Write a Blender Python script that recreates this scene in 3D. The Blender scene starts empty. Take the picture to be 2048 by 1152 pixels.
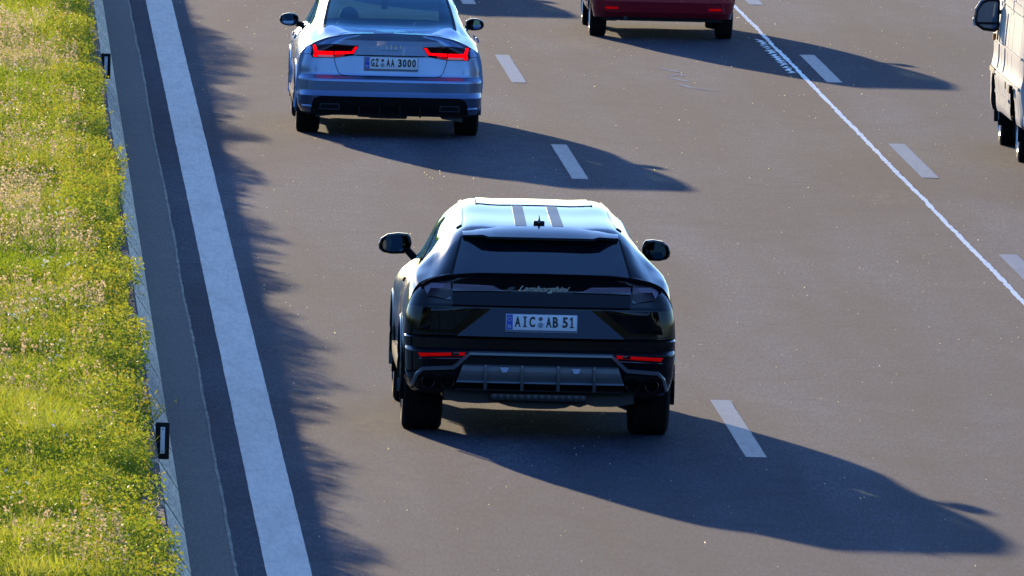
import bpy, bmesh, math, random
import numpy as np
from mathutils import Vector, Matrix

random.seed(7)
rng = np.random.default_rng(7)
R = math.radians
S = bpy.context.scene
COL = S.collection

# ------------------------------------------------------------------ camera, sky, sun, exposure
CAM_H = 8.72
PITCH, YAW, ROLL = R(3.5543), R(1.8913), R(1.4)
cam_data = bpy.data.cameras.new('camera')
cam = bpy.data.objects.new('camera', cam_data)
COL.objects.link(cam)
cam_data.sensor_width = 36.0
cam_data.lens = 36.0 * 33400 / 2048
cam_data.clip_start = 1.0
cam_data.clip_end = 20000
fw = Vector((math.sin(YAW) * math.cos(PITCH), math.cos(YAW) * math.cos(PITCH), -math.sin(PITCH)))
rt = Vector((math.cos(YAW), -math.sin(YAW), 0))
up = rt.cross(fw)
c_, s_ = math.cos(ROLL), math.sin(ROLL)
# the scene reads rolled clockwise, so the camera is rolled the other way
rt2 = rt * c_ + up * s_
up2 = up * c_ - rt * s_
cam.matrix_world = Matrix(((rt2.x, up2.x, -fw.x, 0), (rt2.y, up2.y, -fw.y, 0), (rt2.z, up2.z, -fw.z, CAM_H), (0, 0, 0, 1)))
S.camera = cam

SUN_EL, SUN_AZ = R(7.85), R(-12.0)          # azimuth from +Y (road heading), negative to the left
world = bpy.data.worlds.new('World')
S.world = world
world.use_nodes = True
wn = world.node_tree
bg = wn.nodes['Background']
sky = wn.nodes.new('ShaderNodeTexSky')
sky.sky_type = 'NISHITA'
sky.sun_disc = False
sky.sun_elevation = SUN_EL
sky.sun_rotation = SUN_AZ
sky.altitude = 300
sky.air_density = 1.0
sky.dust_density = 0.35
sky.ozone_density = 2.0
wb = wn.nodes.new('ShaderNodeMix'); wb.data_type = 'RGBA'; wb.blend_type = 'MULTIPLY'      # the photograph's cool white balance
wb.inputs[0].default_value = 1.0
wb.inputs[7].default_value = (.73, 1.06, 1.80, 1)
wn.links.new(sky.outputs[0], wb.inputs[6])
wn.links.new(wb.outputs[2], bg.inputs[0])
bg.inputs[1].default_value = 0.15
sd = bpy.data.lights.new('sun', 'SUN')
sd.energy = 4.0
sd.angle = R(0.5)
sd.color = (0.97, 0.76, 0.50)
sun = bpy.data.objects.new('sun', sd)
COL.objects.link(sun)
sdir = Vector((math.sin(SUN_AZ) * math.cos(SUN_EL), math.cos(SUN_AZ) * math.cos(SUN_EL), math.sin(SUN_EL)))
sun.rotation_euler = sdir.to_track_quat('Z', 'Y').to_euler()
sun.location = (0, 0, 30)
S.view_settings.view_transform = 'Standard'
S.view_settings.look = 'None'
S.view_settings.gamma = 1
S.view_settings.use_curve_mapping = False
S.view_settings.exposure = 0.72
S.cycles.max_bounces = 8
S.cycles.transparent_max_bounces = 16
S.cycles.caustics_reflective = False
S.cycles.caustics_refractive = False

# ------------------------------------------------------------------ materials
MATS = {}

def mat(name, col=(.5, .5, .5), rough=.5, metal=0., coat=0., spec=.5, emit=None, estr=0.):
    m = bpy.data.materials.new(name)
    m.use_nodes = True
    b = m.node_tree.nodes['Principled BSDF']
    b.inputs['Base Color'].default_value = (*col, 1)
    b.inputs['Roughness'].default_value = rough
    b.inputs['Metallic'].default_value = metal
    b.inputs['Coat Weight'].default_value = coat
    b.inputs['Coat Roughness'].default_value = .03
    b.inputs['Specular IOR Level'].default_value = spec
    if emit:
        b.inputs['Emission Color'].default_value = (*emit, 1)
        b.inputs['Emission Strength'].default_value = estr
    MATS[name] = m
    return m

def nd(m, t, **kw):
    n = m.node_tree.nodes.new(t)
    for k, v in kw.items():
        setattr(n, k, v)
    return n

def lk(m, a, b):
    m.node_tree.links.new(a, b)

def noise(m, scale, detail=4, rough=.55, vec=None, dist=0.):
    n = nd(m, 'ShaderNodeTexNoise')
    n.inputs['Scale'].default_value = scale
    n.inputs['Detail'].default_value = detail
    n.inputs['Roughness'].default_value = rough
    n.inputs['Distortion'].default_value = dist
    if vec is not None:
        lk(m, vec, n.inputs['Vector'])
    return n.outputs['Fac']

def ramp(m, fac, stops):
    r = nd(m, 'ShaderNodeValToRGB')
    els = r.color_ramp.elements
    while len(els) > 1:
        els.remove(els[-1])
    for i, (p, c) in enumerate(stops):
        e = els[0] if i == 0 else els.new(p)
        e.position = p
        e.color = (*c, 1) if len(c) == 3 else c
    lk(m, fac, r.inputs[0])
    return r.outputs[0]

def mixc(m, fac, a, b, mode='MIX'):
    n = nd(m, 'ShaderNodeMix', data_type='RGBA', blend_type=mode)
    for s, v in ((n.inputs[0], fac), (n.inputs[6], a), (n.inputs[7], b)):
        if hasattr(v, 'default_value') or hasattr(v, 'is_linked'):
            lk(m, v, s)
        else:
            s.default_value = v if isinstance(v, (int, float)) else (*v, 1)
    return n.outputs[2]

def math_(m, op, a, b=0.):
    n = nd(m, 'ShaderNodeMath', operation=op)
    for s, v in ((n.inputs[0], a), (n.inputs[1], b)):
        if isinstance(v, (int, float)):
            s.default_value = v
        else:
            lk(m, v, s)
    return n.outputs[0]

def coords(m, scale=(1, 1, 1), kind='Object'):
    t = nd(m, 'ShaderNodeTexCoord')
    mp = nd(m, 'ShaderNodeMapping')
    mp.inputs['Scale'].default_value = scale
    lk(m, t.outputs[kind], mp.inputs['Vector'])
    return mp.outputs[0]

def bsdf(m):
    return m.node_tree.nodes['Principled BSDF']

def bump(m, h, strength=.3, dist=.01):
    b = nd(m, 'ShaderNodeBump')
    b.inputs['Strength'].default_value = strength
    b.inputs['Distance'].default_value = dist
    lk(m, h, b.inputs['Height'])
    lk(m, b.outputs[0], bsdf(m).inputs['Normal'])

def speckled(name, dark, mid, light, rough=.75, big=.25, fine=90., bmp=.35, streak=(1, .12, 1)):
    m = mat(name, mid, rough)
    v = coords(m)
    f = noise(m, fine, 3, .7, v)
    base = ramp(m, f, [(.30, dark), (.5, mid), (.72, light)])
    vs = coords(m, streak)
    g = noise(m, big, 5, .6, vs)
    tone = ramp(m, g, [(.3, (.74, .74, .74)), (.7, (1.18, 1.16, 1.12))])
    c = mixc(m, 1.0, base, tone, 'MULTIPLY')
    gr = noise(m, 1., 3, .7, coords(m, (48, 3.6, 30)))
    c = mixc(m, 1.0, c, ramp(m, gr, [(.32, (.55, .55, .57)), (.5, (1, 1, 1)), (.68, (1.55, 1.52, 1.50))]), 'MULTIPLY')
    gr2 = noise(m, 1., 3, .6, coords(m, (9, 1.0, 9)))
    c = mixc(m, 1.0, c, ramp(m, gr2, [(.3, (.90, .90, .91)), (.7, (1.1, 1.09, 1.08))]), 'MULTIPLY')
    g2 = noise(m, 2.2, 5, .65, v)
    c = mixc(m, 1.0, c, ramp(m, g2, [(.3, (.88, .88, .90)), (.7, (1.1, 1.09, 1.06))]), 'MULTIPLY')
    if 'asphalt' in name:
        # pale warm dust smears and darker oily clouds of their own shape
        d1 = noise(m, 1., 5, .6, coords(m, (.9, .22, 1)), 1.6)
        c = mixc(m, 1.0, c, ramp(m, d1, [(.34, (.74, .75, .80)), (.47, (1, 1, 1)), (.56, (1, 1, 1)), (.66, (1.30, 1.20, 1.08))]), 'MULTIPLY')
        d2 = noise(m, 1., 3, .5, coords(m, (.34, .055, 1)), .8)
        c = mixc(m, 1.0, c, ramp(m, d2, [(.41, (.66, .68, .73)), (.59, (1.24, 1.20, 1.13))]), 'MULTIPLY')
        d3 = noise(m, 1., 2, .5, coords(m, (1.3, .004, 1)))
        c = mixc(m, 1.0, c, ramp(m, d3, [(.40, (.82, .83, .85)), (.60, (1.12, 1.11, 1.09))]), 'MULTIPLY')
    lk(m, c, bsdf(m).inputs['Base Color'])
    bump(m, f, bmp, .006)
    return m

asphalt = speckled('asphalt', (.023, .028, .040), (.047, .058, .082), (.110, .130, .172), .9, .30, 75.)
bsdf(asphalt).inputs['Specular IOR Level'].default_value = .12
# lane-wise tone: wheel tracks polished, oil-darkened joint at the lane borders
def lane_tone(m):
    t = nd(m, 'ShaderNodeTexCoord'); sx = nd(m, 'ShaderNodeSeparateXYZ'); lk(m, t.outputs['Object'], sx.inputs[0])
    x = sx.outputs[0]
    wob = noise(m, .15, 3, .5, coords(m))
    x = math_(m, 'ADD', x, math_(m, 'MULTIPLY', wob, .35))
    # darkening near lane joint x ~ 8.9
    d = math_(m, 'ABSOLUTE', math_(m, 'SUBTRACT', x, 8.75))
    k = ramp(m, math_(m, 'MULTIPLY', d, 1.3), [(0., (.72, .68, .69)), (.55, (.9, .88, .88)), (1., (1, 1, 1))])
    b = bsdf(m).inputs['Base Color']
    src = b.links[0].from_socket
    lk(m, mixc(m, 1.0, src, k, 'MULTIPLY'), b)
lane_tone(asphalt)
def stains(m, spots):
    t = nd(m, 'ShaderNodeTexCoord'); sx = nd(m, 'ShaderNodeSeparateXYZ'); lk(m, t.outputs['Object'], sx.inputs[0])
    nz = noise(m, 1., 5, .65, coords(m, (7, 1.1, 1)), 1.8)
    tot = None
    for (x, y, rx, ry, k) in spots:
        a = math_(m, 'POWER', math_(m, 'DIVIDE', math_(m, 'SUBTRACT', sx.outputs[0], x), rx), 2.)
        b = math_(m, 'POWER', math_(m, 'ABSOLUTE', math_(m, 'DIVIDE', math_(m, 'SUBTRACT', sx.outputs[1], y), ry)), 2.)
        g = nd(m, 'ShaderNodeMath', operation='MAXIMUM'); lk(m, math_(m, 'SUBTRACT', 1., math_(m, 'ADD', a, b)), g.inputs[0]); g.inputs[1].default_value = 0.
        g = math_(m, 'MULTIPLY', g.outputs[0], k)
        tot = g if tot is None else math_(m, 'ADD', tot, g)
    fac = math_(m, 'MULTIPLY', tot, ramp(m, nz, [(.40, (0, 0, 0)), (.62, (1, 1, 1))]))
    b = bsdf(m).inputs['Base Color']; src = b.links[0].from_socket
    lk(m, mixc(m, fac, src, (.150, .118, .085)), b)
stains(asphalt, [(3.12, 123.4, .28, 1.7, .95), (3.08, 118.2, .28, 3.0, .6), (8.62, 155.3, .38, 1.4, .6), (10.1, 161.4, .22, 1.8, .75), (3.15, 164.7, .32, 2.0, .85), (6.78, 184.2, .30, 1.8, .7), (2.75, 120.5, .5, 1.5, .35), (9.6, 152.0, .8, 2.2, .35)])
gutter = speckled('gutter_concrete', (.030, .028, .024), (.068, .062, .053), (.13, .12, .10), .8, .5, 60.)
concrete = speckled('barrier_concrete', (.74, .54, .34), (.90, .66, .42), (.94, .74, .52), .85, .9, 30., .15, (1, 1, 1))
sealant = speckled('joint_sealant', (.14, .125, .09), (.25, .22, .16), (.33, .30, .23), .8, 2., 30., .2, (1, 1, 1))
earth = speckled('earth', (.04, .03, .02), (.07, .052, .036), (.12, .09, .065), .95, .5, 20., .6, (1, 1, 1))
dirt_top = speckled('dirty_concrete_top', (.03, .025, .02), (.05, .042, .035), (.09, .08, .07), .95, 1.5, 30., .5, (1, 1, 1))
field = speckled('field_grass', (.03, .045, .012), (.06, .08, .02), (.10, .12, .03), .95, .05, 3., .5, (1, 1, 1))

def paint_marking(name, lo, hi, wear):
    m = mat(name, hi, .55)
    a = noise(m, 1., 4, .75, coords(m, (34, 2.6, 20)))
    b2 = noise(m, 1.3, 5, .6, coords(m, (1, .25, 1)))
    c1 = ramp(m, math_(m, 'ADD', math_(m, 'MULTIPLY', a, .7), math_(m, 'MULTIPLY', b2, .3)),
              [(wear - .12, (.09, .09, .09)), (wear, lo), (wear + .2, hi)])
    w2 = noise(m, 1., 4, .6, coords(m, (6, .5, 1)), 1.)
    c1 = mixc(m, 1.0, c1, ramp(m, w2, [(.36, (.80, .80, .82)), (.5, (1, 1, 1)), (.66, (1.10, 1.09, 1.07))]), 'MULTIPLY')
    lk(m, c1, bsdf(m).inputs['Base Color'])
    bump(m, a, .25, .004)
    return m
edge_paint = paint_marking('edge_line_paint', (.30, .28, .25), (.47, .44, .39), .38)
dash_paint = paint_marking('worn_lane_paint', (.10, .105, .12), (.18, .186, .205), .46)
bright_paint = paint_marking('bright_line_paint', (.55, .56, .50), (.82, .83, .76), .25)
faint_paint = paint_marking('faint_paint', (.11, .115, .12), (.15, .16, .17), .42)

black_paint = mat('black_car_paint', (.002, .002, .003), .5, 0, 1.0, .0)
bsdf(black_paint).inputs['Coat Roughness'].default_value = .11
bsdf(black_paint).inputs['Coat IOR'].default_value = 1.42
black_gloss = mat('black_gloss_panel', (.002, .002, .003), .5, 0, 1.0, .0)
bsdf(black_gloss).inputs['Coat IOR'].default_value = 1.38
black_matte = mat('black_plastic', (.006, .006, .006), .6, spec=.2)
dark_grey = mat('dark_grey_plastic', (.05, .053, .058), .38, .0, .3)
mid_grey = mat('satin_grey_trim', (.13, .14, .15), .35, .5)
under_m = mat('underbody_metal', (.035, .034, .033), .5, .3)
tyre_m = mat('tyre_rubber', (.007, .007, .007), .85, spec=.25)
rim_m = mat('alloy_rim', (.55, .54, .52), .25, 1.0)
rim_dark = mat('dark_alloy_rim', (.08, .08, .08), .25, 1.0)
chrome = mat('chrome', (.8, .8, .8), .08, 1.0)
mirror_m = mat('mirror_glass', (.45, .52, .56), .01, 1.0)
stripe_m = mat('grey_roof_stripe', (.035, .042, .055), .5, 0, .22, .1)
bsdf(stripe_m).inputs['Coat Roughness'].default_value = .2
seat_m = mat('dark_seat_leather', (.02, .021, .024), .6)
dash_m = mat('dashboard_plastic', (.018, .018, .02), .7)
plate_m = mat('plate_white', (.72, .73, .74), .35)
plate_blue = mat('plate_blue', (.01, .06, .42), .35)
plate_black = mat('plate_black', (.01, .01, .012), .4)
seal_a = mat('seal_dark', (.13, .07, .08), .4)
seal_b = mat('seal_grey_blue', (.22, .27, .33), .4)
star_m = mat('plate_star', (.6, .62, .4), .4)
emblem_m = mat('polished_emblem', (.72, .66, .52), .35, .2)
refl_red = mat('red_reflector', (.6, .002, .002), .6, 0, .0, .1, emit=(1, .0, .0), estr=.12)  # no lamp: a faint red glow is put into the reflector
tail_glow = mat('lit_tail_light', (.4, .0, .0), .6, 0, .0, .1, emit=(1, .0, .002), estr=1.3)
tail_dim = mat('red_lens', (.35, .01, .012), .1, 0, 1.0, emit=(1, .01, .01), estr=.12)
tail_dark = mat('smoked_lens', (.020, .003, .006), .5, 0, .8, .0)
urus_lens = mat('smoked_grey_lens', (.19, .145, .19), .3, 0, .5, .2)
skin_m = mat('skin', (.55, .30, .20), .55)
shirt_m = mat('light_shirt', (.62, .62, .58), .8)
hair_m = mat('dark_hair', (.03, .02, .015), .7)
white_lens = mat('clear_lens', (.5, .5, .5), .1, 0, .5)
amber = mat('amber_lens', (.8, .22, .02), .2, 0, .5)

def metallic_paint(name, col, metal=.75, rough=.28, flake=.1):
    m = mat(name, col, rough, metal, 1.0)
    v = coords(m)
    f = noise(m, 900, 2, .6, v)
    lk(m, mixc(m, f, tuple(x * (1 - flake) for x in col), tuple(min(1, x * (1 + flake)) for x in col)), bsdf(m).inputs['Base Color'])
    d = noise(m, 3, 4, .6, v)
    lk(m, ramp(m, d, [(.3, (rough * .85,) * 3), (.7, (rough * 1.2,) * 3)]), bsdf(m).inputs['Roughness'])
    return m
silver = metallic_paint('silver_car_paint', (.20, .285, .43), .85, .34)
red_paint = metallic_paint('dark_red_car_paint', (.30, .008, .016), .3, .35)
cream = mat('cream_van_paint', (.50, .47, .43), .6, 0, .05, .3)
def soil(m, amt=.25):
    v = coords(m)
    f = noise(m, 5, 6, .65, v)
    b = bsdf(m)
    c0 = tuple(b.inputs['Base Color'].default_value)[:3]
    lk(m, ramp(m, f, [(.35, c0), (.75, tuple(c * (1 - amt) for c in c0))]), b.inputs['Base Color'])
soil(cream, .2)

def glass(name, tint, refl=.02, extra=0.):
    m = bpy.data.materials.new(name); m.use_nodes = True
    nt = m.node_tree
    for n in list(nt.nodes):
        nt.nodes.remove(n)
    o = nt.nodes.new('ShaderNodeOutputMaterial')
    tr = nt.nodes.new('ShaderNodeBsdfTransparent'); tr.inputs[0].default_value = (*tint, 1)
    gl = nt.nodes.new('ShaderNodeBsdfGlossy'); gl.inputs['Roughness'].default_value = refl
    gl.inputs[0].default_value = (.50, .84, 1, 1)
    fr = nt.nodes.new('ShaderNodeFresnel'); fr.inputs[0].default_value = 1.5
    ad = nt.nodes.new('ShaderNodeMath'); ad.operation = 'ADD'; ad.use_clamp = True; ad.inputs[1].default_value = extra
    mx = nt.nodes.new('ShaderNodeMixShader')
    ge = nt.nodes.new('ShaderNodeNewGeometry')
    inv = nt.nodes.new('ShaderNodeMath'); inv.operation = 'SUBTRACT'; inv.inputs[0].default_value = 1.0
    mu = nt.nodes.new('ShaderNodeMath'); mu.operation = 'MULTIPLY'
    nt.links.new(ge.outputs['Backfacing'], inv.inputs[1]); nt.links.new(fr.outputs[0], ad.inputs[0])
    nt.links.new(ad.outputs[0], mu.inputs[0]); nt.links.new(inv.outputs[0], mu.inputs[1]); nt.links.new(mu.outputs[0], mx.inputs[0])
    nt.links.new(tr.outputs[0], mx.inputs[1]); nt.links.new(gl.outputs[0], mx.inputs[2])
    nt.links.new(mx.outputs[0], o.inputs[0])
    MATS[name] = m
    return m
tint_glass = glass('tinted_car_glass', (.46, .70, .76), .015, .05)
side_glass = glass('side_car_glass', (.60, .68, .66), .015, .02)
privacy = mat('privacy_glass', (.004, .006, .009), .05, 0, 1.0, .0)
bsdf(privacy).inputs['Coat IOR'].default_value = 2.4

# ------------------------------------------------------------------ mesh helpers
def link(o, parent=None):
    COL.objects.link(o)
    if parent is not None:
        o.parent = parent
    return o

def mesh_obj(name, verts, faces, m, parent=None, smooth=None, mats=None, fm=None):
    me = bpy.data.meshes.new(name)
    me.from_pydata([tuple(map(float, v)) for v in verts], [], [tuple(int(i) for i in f) for f in faces])
    me.validate()
    if mats:
        for x in mats:
            me.materials.append(x)
    else:
        me.materials.append(m)
    if fm is not None:
        me.polygons.foreach_set('material_index', fm)
    if smooth is not None:
        me.shade_smooth()
        me.set_sharp_from_angle(angle=R(smooth))
    me.update()
    o = bpy.data.objects.new(name, me)
    return link(o, parent)

def bm_obj(name, bm, m, parent=None, smooth=None, recalc=True):
    if recalc:
        bmesh.ops.recalc_face_normals(bm, faces=bm.faces)
    me = bpy.data.meshes.new(name)
    bm.to_mesh(me); bm.free()
    me.materials.append(m)
    if smooth is not None:
        me.shade_smooth(); me.set_sharp_from_angle(angle=R(smooth))
    return link(bpy.data.objects.new(name, me), parent)

def tag(o, label=None, cat=None, group=None, kind=None):
    if label: o['label'] = label
    if cat: o['category'] = cat
    if group: o['group'] = group
    if kind: o['kind'] = kind
    return o

def thing(name, label, cat, loc=(0, 0, 0), rz=0., group=None):
    o = bpy.data.objects.new(name, None)
    COL.objects.link(o)
    o.empty_display_size = .2
    o.location = loc
    o.rotation_euler = (0, 0, rz)
    return tag(o, label, cat, group)

def pchip(xs, ys, x):
    xs = np.asarray(xs, float); ys = np.asarray(ys, float); x = np.asarray(x, float)
    h = np.diff(xs); d = np.diff(ys) / h
    m = np.zeros_like(ys)
    for i in range(1, len(xs) - 1):
        if d[i - 1] * d[i] > 0:
            w1 = 2 * h[i] + h[i - 1]; w2 = h[i] + 2 * h[i - 1]
            m[i] = (w1 + w2) / (w1 / d[i - 1] + w2 / d[i])
    m[0], m[-1] = d[0], d[-1]
    i = np.clip(np.searchsorted(xs, x) - 1, 0, len(xs) - 2)
    t = np.clip((x - xs[i]) / h[i], 0, 1)
    t2, t3 = t * t, t * t * t
    return (2 * t3 - 3 * t2 + 1) * ys[i] + (t3 - 2 * t2 + t) * h[i] * m[i] + (-2 * t3 + 3 * t2) * ys[i + 1] + (t3 - t2) * h[i] * m[i + 1]

def box_bm(bm, x0, x1, y0, y1, z0, z1, bev=0., mtx=None, seg=2):
    r = bmesh.ops.create_cube(bm, size=1)
    vs = r['verts']
    for v in vs:
        v.co = Vector(((x0 + x1) / 2 + v.co.x * (x1 - x0), (y0 + y1) / 2 + v.co.y * (y1 - y0), (z0 + z1) / 2 + v.co.z * (z1 - z0)))
    if bev > 0:
        es = list({e for v in vs for e in v.link_edges})
        rr = bmesh.ops.bevel(bm, geom=es, offset=bev, segments=seg, affect='EDGES', profile=.6)
        vs = list({v for f in rr['faces'] for v in f.verts} | {v for v in vs if v.is_valid})
    if mtx is not None:
        bmesh.ops.transform(bm, matrix=mtx, verts=[v for v in vs if v.is_valid])
    return vs

def box(name, x0, x1, y0, y1, z0, z1, m, parent=None, bev=0., mtx=None):
    bm = bmesh.new()
    box_bm(bm, x0, x1, y0, y1, z0, z1, bev, mtx)
    return bm_obj(name, bm, m, parent, 35 if bev else None)

def tube_pts(path, r, n=8, closed=False):
    """sweep a round section (r may be a list) along 3-D points"""
    P = [Vector(p) for p in path]
    rs = r if hasattr(r, '__len__') else [r] * len(P)
    verts, faces = [], []
    for i, p in enumerate(P):
        a = P[(i - 1) % len(P)] if (i > 0 or closed) else p
        b = P[(i + 1) % len(P)] if (i < len(P) - 1 or closed) else p
        t = (b - a).normalized()
        u = t.orthogonal() if abs(t.z) > .95 else t.cross(Vector((0, 0, 1)))
        u.normalize(); w = t.cross(u).normalized()
        for k in range(n):
            an = 2 * math.pi * k / n
            verts.append(p + (u * math.cos(an) + w * math.sin(an)) * rs[i])
    L = len(P)
    for i in range(L if closed else L - 1):
        j = (i + 1) % L
        for k in range(n):
            faces.append((i * n + k, i * n + (k + 1) % n, j * n + (k + 1) % n, j * n + k))
    if not closed:
        faces.append(tuple(range(n - 1, -1, -1)))
        faces.append(tuple((L - 1) * n + k for k in range(n)))
    return verts, faces

def tube(name, path, r, m, parent=None, n=8, closed=False):
    v, f = tube_pts(path, r, n, closed)
    return mesh_obj(name, v, f, m, parent, 50)

def lathe_x(profile, n=48):
    """profile list of (x, r): revolve about the X axis"""
    verts, faces = [], []
    K = len(profile)
    for k in range(n):
        a = 2 * math.pi * k / n
        for (x, r) in profile:
            verts.append((x, r * math.cos(a), r * math.sin(a)))
    for k in range(n):
        k2 = (k + 1) % n
        for i in range(K - 1):
            faces.append((k * K + i, k * K + i + 1, k2 * K + i + 1, k2 * K + i))
    return verts, faces

def grid_faces(nr, nc, off=0, flip=False):
    f = []
    for i in range(nr - 1):
        for j in range(nc - 1):
            q = (off + i * nc + j, off + i * nc + j + 1, off + (i + 1) * nc + j + 1, off + (i + 1) * nc + j)
            f.append(q[::-1] if flip else q)
    return f

def slab_from_grid(name, outer, inner, m, parent, smooth=40):
    """outer / inner: arrays (nr, nc, 3) -> closed slab"""
    nr, nc, _ = outer.shape
    verts = np.concatenate([outer.reshape(-1, 3), inner.reshape(-1, 3)])
    N = nr * nc
    faces = grid_faces(nr, nc) + grid_faces(nr, nc, N, True)
    def rim(idx):
        for a, b in zip(idx[:-1], idx[1:]):
            faces.append((b, a, a + N, b + N))
    rim([j for j in range(nc)])
    rim([i * nc + nc - 1 for i in range(nr)])
    rim([(nr - 1) * nc + j for j in range(nc - 1, -1, -1)])
    rim([i * nc for i in range(nr - 1, -1, -1)])
    bm = bmesh.new()
    vs = [bm.verts.new(v) for v in verts]
    for f in faces:
        try: bm.faces.new([vs[i] for i in f])
        except ValueError: pass
    bmesh.ops.remove_doubles(bm, verts=bm.verts, dist=1e-5)
    return bm_obj(name, bm, m, parent, smooth)

# ------------------------------------------------------------------ car body: sections lofted along y
class Loft:
    """keys: list of (y, [(x,z)...K]) for the right half, from roof centre to bottom centre"""
    def __init__(self, keys):
        self.ys = np.array([k[0] for k in keys], float)
        self.P = np.array([k[1] for k in keys], float)
        self.K = self.P.shape[1]; self.cache = {}
    def prof(self, y):
        y = round(float(np.clip(y, self.ys[0], self.ys[-1])), 5)
        if y in self.cache: return self.cache[y]
        self.cache[y] = np.array([[pchip(self.ys, self.P[:, k, c], y) for c in (0, 1)] for k in range(self.K)])
        return self.cache[y]
    def at(self, y, u):
        pr = self.prof(y)
        u = np.atleast_1d(np.asarray(u, float))
        i = np.clip(np.floor(u).astype(int), 0, self.K - 2); t = u - i
        p0 = pr[np.clip(i - 1, 0, self.K - 1)]; p1 = pr[i]; p2 = pr[i + 1]; p3 = pr[np.clip(i + 2, 0, self.K - 1)]
        T = .32
        # tangent lengths limited by the local segment so that short segments stay tight
        l12 = np.linalg.norm(p2 - p1, axis=1, keepdims=True) + 1e-9
        def tang(a, b, c):
            l1 = np.linalg.norm(b - a, axis=1, keepdims=True) + 1e-9
            l2 = np.linalg.norm(c - b, axis=1, keepdims=True) + 1e-9
            d = (b - a) / l1 * l2 + (c - b) / l2 * l1
            d /= (l1 + l2)
            return d
        m1 = tang(np.where((i == 0)[:, None], 2 * p1 - p2, p0), p1, p2) * l12
        m2 = tang(p1, p2, np.where((i == self.K - 2)[:, None], 2 * p2 - p1, p3)) * l12
        m1 = np.where((i == 0)[:, None], np.stack([l12[:, 0], np.zeros(len(i))], 1), m1)
        t = t[:, None]; t2 = t * t; t3 = t2 * t
        return (2 * t3 - 3 * t2 + 1) * p1 + (t3 - 2 * t2 + t) * m1 + (-2 * t3 + 3 * t2) * p2 + (t3 - t2) * m2
    def pt(self, y, u, side=1):
        p = self.at(y, u)[0]
        return np.array([p[0] * side, y, p[1]])
    def nrm(self, y, u, side=1):
        e = .01
        a = self.pt(y + e, u, 1) - self.pt(y - e, u, 1)
        b = self.pt(y, min(u + e, self.K - 1), 1) - self.pt(y, max(u - e, 0), 1)
        n = np.cross(a, b)
        n /= np.linalg.norm(n) + 1e-9
        if n[0] < 0 and abs(n[0]) > .05 or (n[2] < 0 and u < 5): n = -n
        n[0] *= side
        return n

def loft_body(name, L, y_step, m, parent, windows, arches, usub=4, extra_y=()):
    """windows: list of (y0,y1,u0,u1,both sides) cut out; arches: (yc,zc,r)"""
    ys = set(np.round(np.arange(L.ys[0], L.ys[-1] + 1e-6, y_step), 4)) | set(L.ys.round(4)) | set(extra_y)
    for w in windows:
        ys |= {round(w[0], 4), round(w[1], 4)}
    for (yc, zc, r) in arches:
        ys |= set(np.round(np.linspace(yc - r, yc + r, 15), 4))
    ys = np.array(sorted(ys)); ys = ys[np.concatenate([[True], np.diff(ys) > .004])]
    us = set()
    for k in range(L.K - 1):
        us |= {k + j / usub for j in range(usub)}
    us.add(float(L.K - 1))
    for w in windows:
        us |= {w[2], w[3]}
    us = np.array(sorted(us)); us = us[np.concatenate([[True], np.diff(us) > 1e-3])]
    nr, nc = len(ys), len(us)
    G = np.zeros((nr, nc, 3))
    for i, y in enumerate(ys):
        p = L.at(y, us)
        G[i, :, 0] = p[:, 0]; G[i, :, 1] = y; G[i, :, 2] = p[:, 1]
    G[:, 0, 0] = 0; G[:, -1, 0] = 0
    G2 = G.copy(); G2[:, :, 0] *= -1
    verts = np.concatenate([G.reshape(-1, 3), G2.reshape(-1, 3)])
    N = nr * nc
    faces = []
    for i in range(nr - 1):
        ym = (ys[i] + ys[i + 1]) / 2
        for j in range(nc - 1):
            um = (us[j] + us[j + 1]) / 2
            if any(w[0] < ym < w[1] and w[2] < um < w[3] for w in windows):
                continue
            c = (G[i, j] + G[i + 1, j + 1]) / 2
            if um > 4 and c[0] > .55 and any((ym - a[0]) ** 2 + (c[2] - a[1]) ** 2 < a[2] ** 2 for a in arches):
                continue
            a, b, c2, d = i * nc + j, i * nc + j + 1, (i + 1) * nc + j + 1, (i + 1) * nc + j
            faces.append((a, b, c2, d)); faces.append((d + N, c2 + N, b + N, a + N))
    for row in (0, nr - 1):
        loop = [row * nc + j for j in range(nc)] + [N + row * nc + j for j in range(nc - 2, 0, -1)]
        faces.append(tuple(loop))
    bm = bmesh.new()
    vs = [bm.verts.new(v) for v in verts]
    for f in faces:
        try: bm.faces.new([vs[i] for i in f])
        except ValueError: pass
    bmesh.ops.remove_doubles(bm, verts=bm.verts, dist=1e-4)
    return bm_obj(name, bm, m, parent, 32)

def loft_patch(name, L, y0, y1, u0, u1, off, th, m, parent, side=1, ny=14, nu=8, both=False):
    """slab following the body; u0,u1 numbers or functions of t in 0..1 ; both=True spans the centre line"""
    f0 = u0 if callable(u0) else (lambda t: u0)
    f1 = u1 if callable(u1) else (lambda t: u1)
    O = []; I = []
    for i in range(ny):
        t = i / (ny - 1); y = y0 + (y1 - y0) * t
        a, b = f0(t), f1(t)
        ro, ri = [], []
        if both:
            ulist = [(b * abs(s), 1 if s >= 0 else -1) for s in np.linspace(-1, 1, 2 * nu + 1)]
        else:
            ulist = [(a + (b - a) * s, side) for s in np.linspace(0, 1, nu)]
        for (u, sd_) in ulist:
            p = L.pt(y, u, sd_); n = L.nrm(y, u, sd_)
            ro.append(p + n * off); ri.append(p + n * (off - th))
        O.append(ro); I.append(ri)
    return slab_from_grid(name, np.array(O), np.array(I), m, parent)

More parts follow.
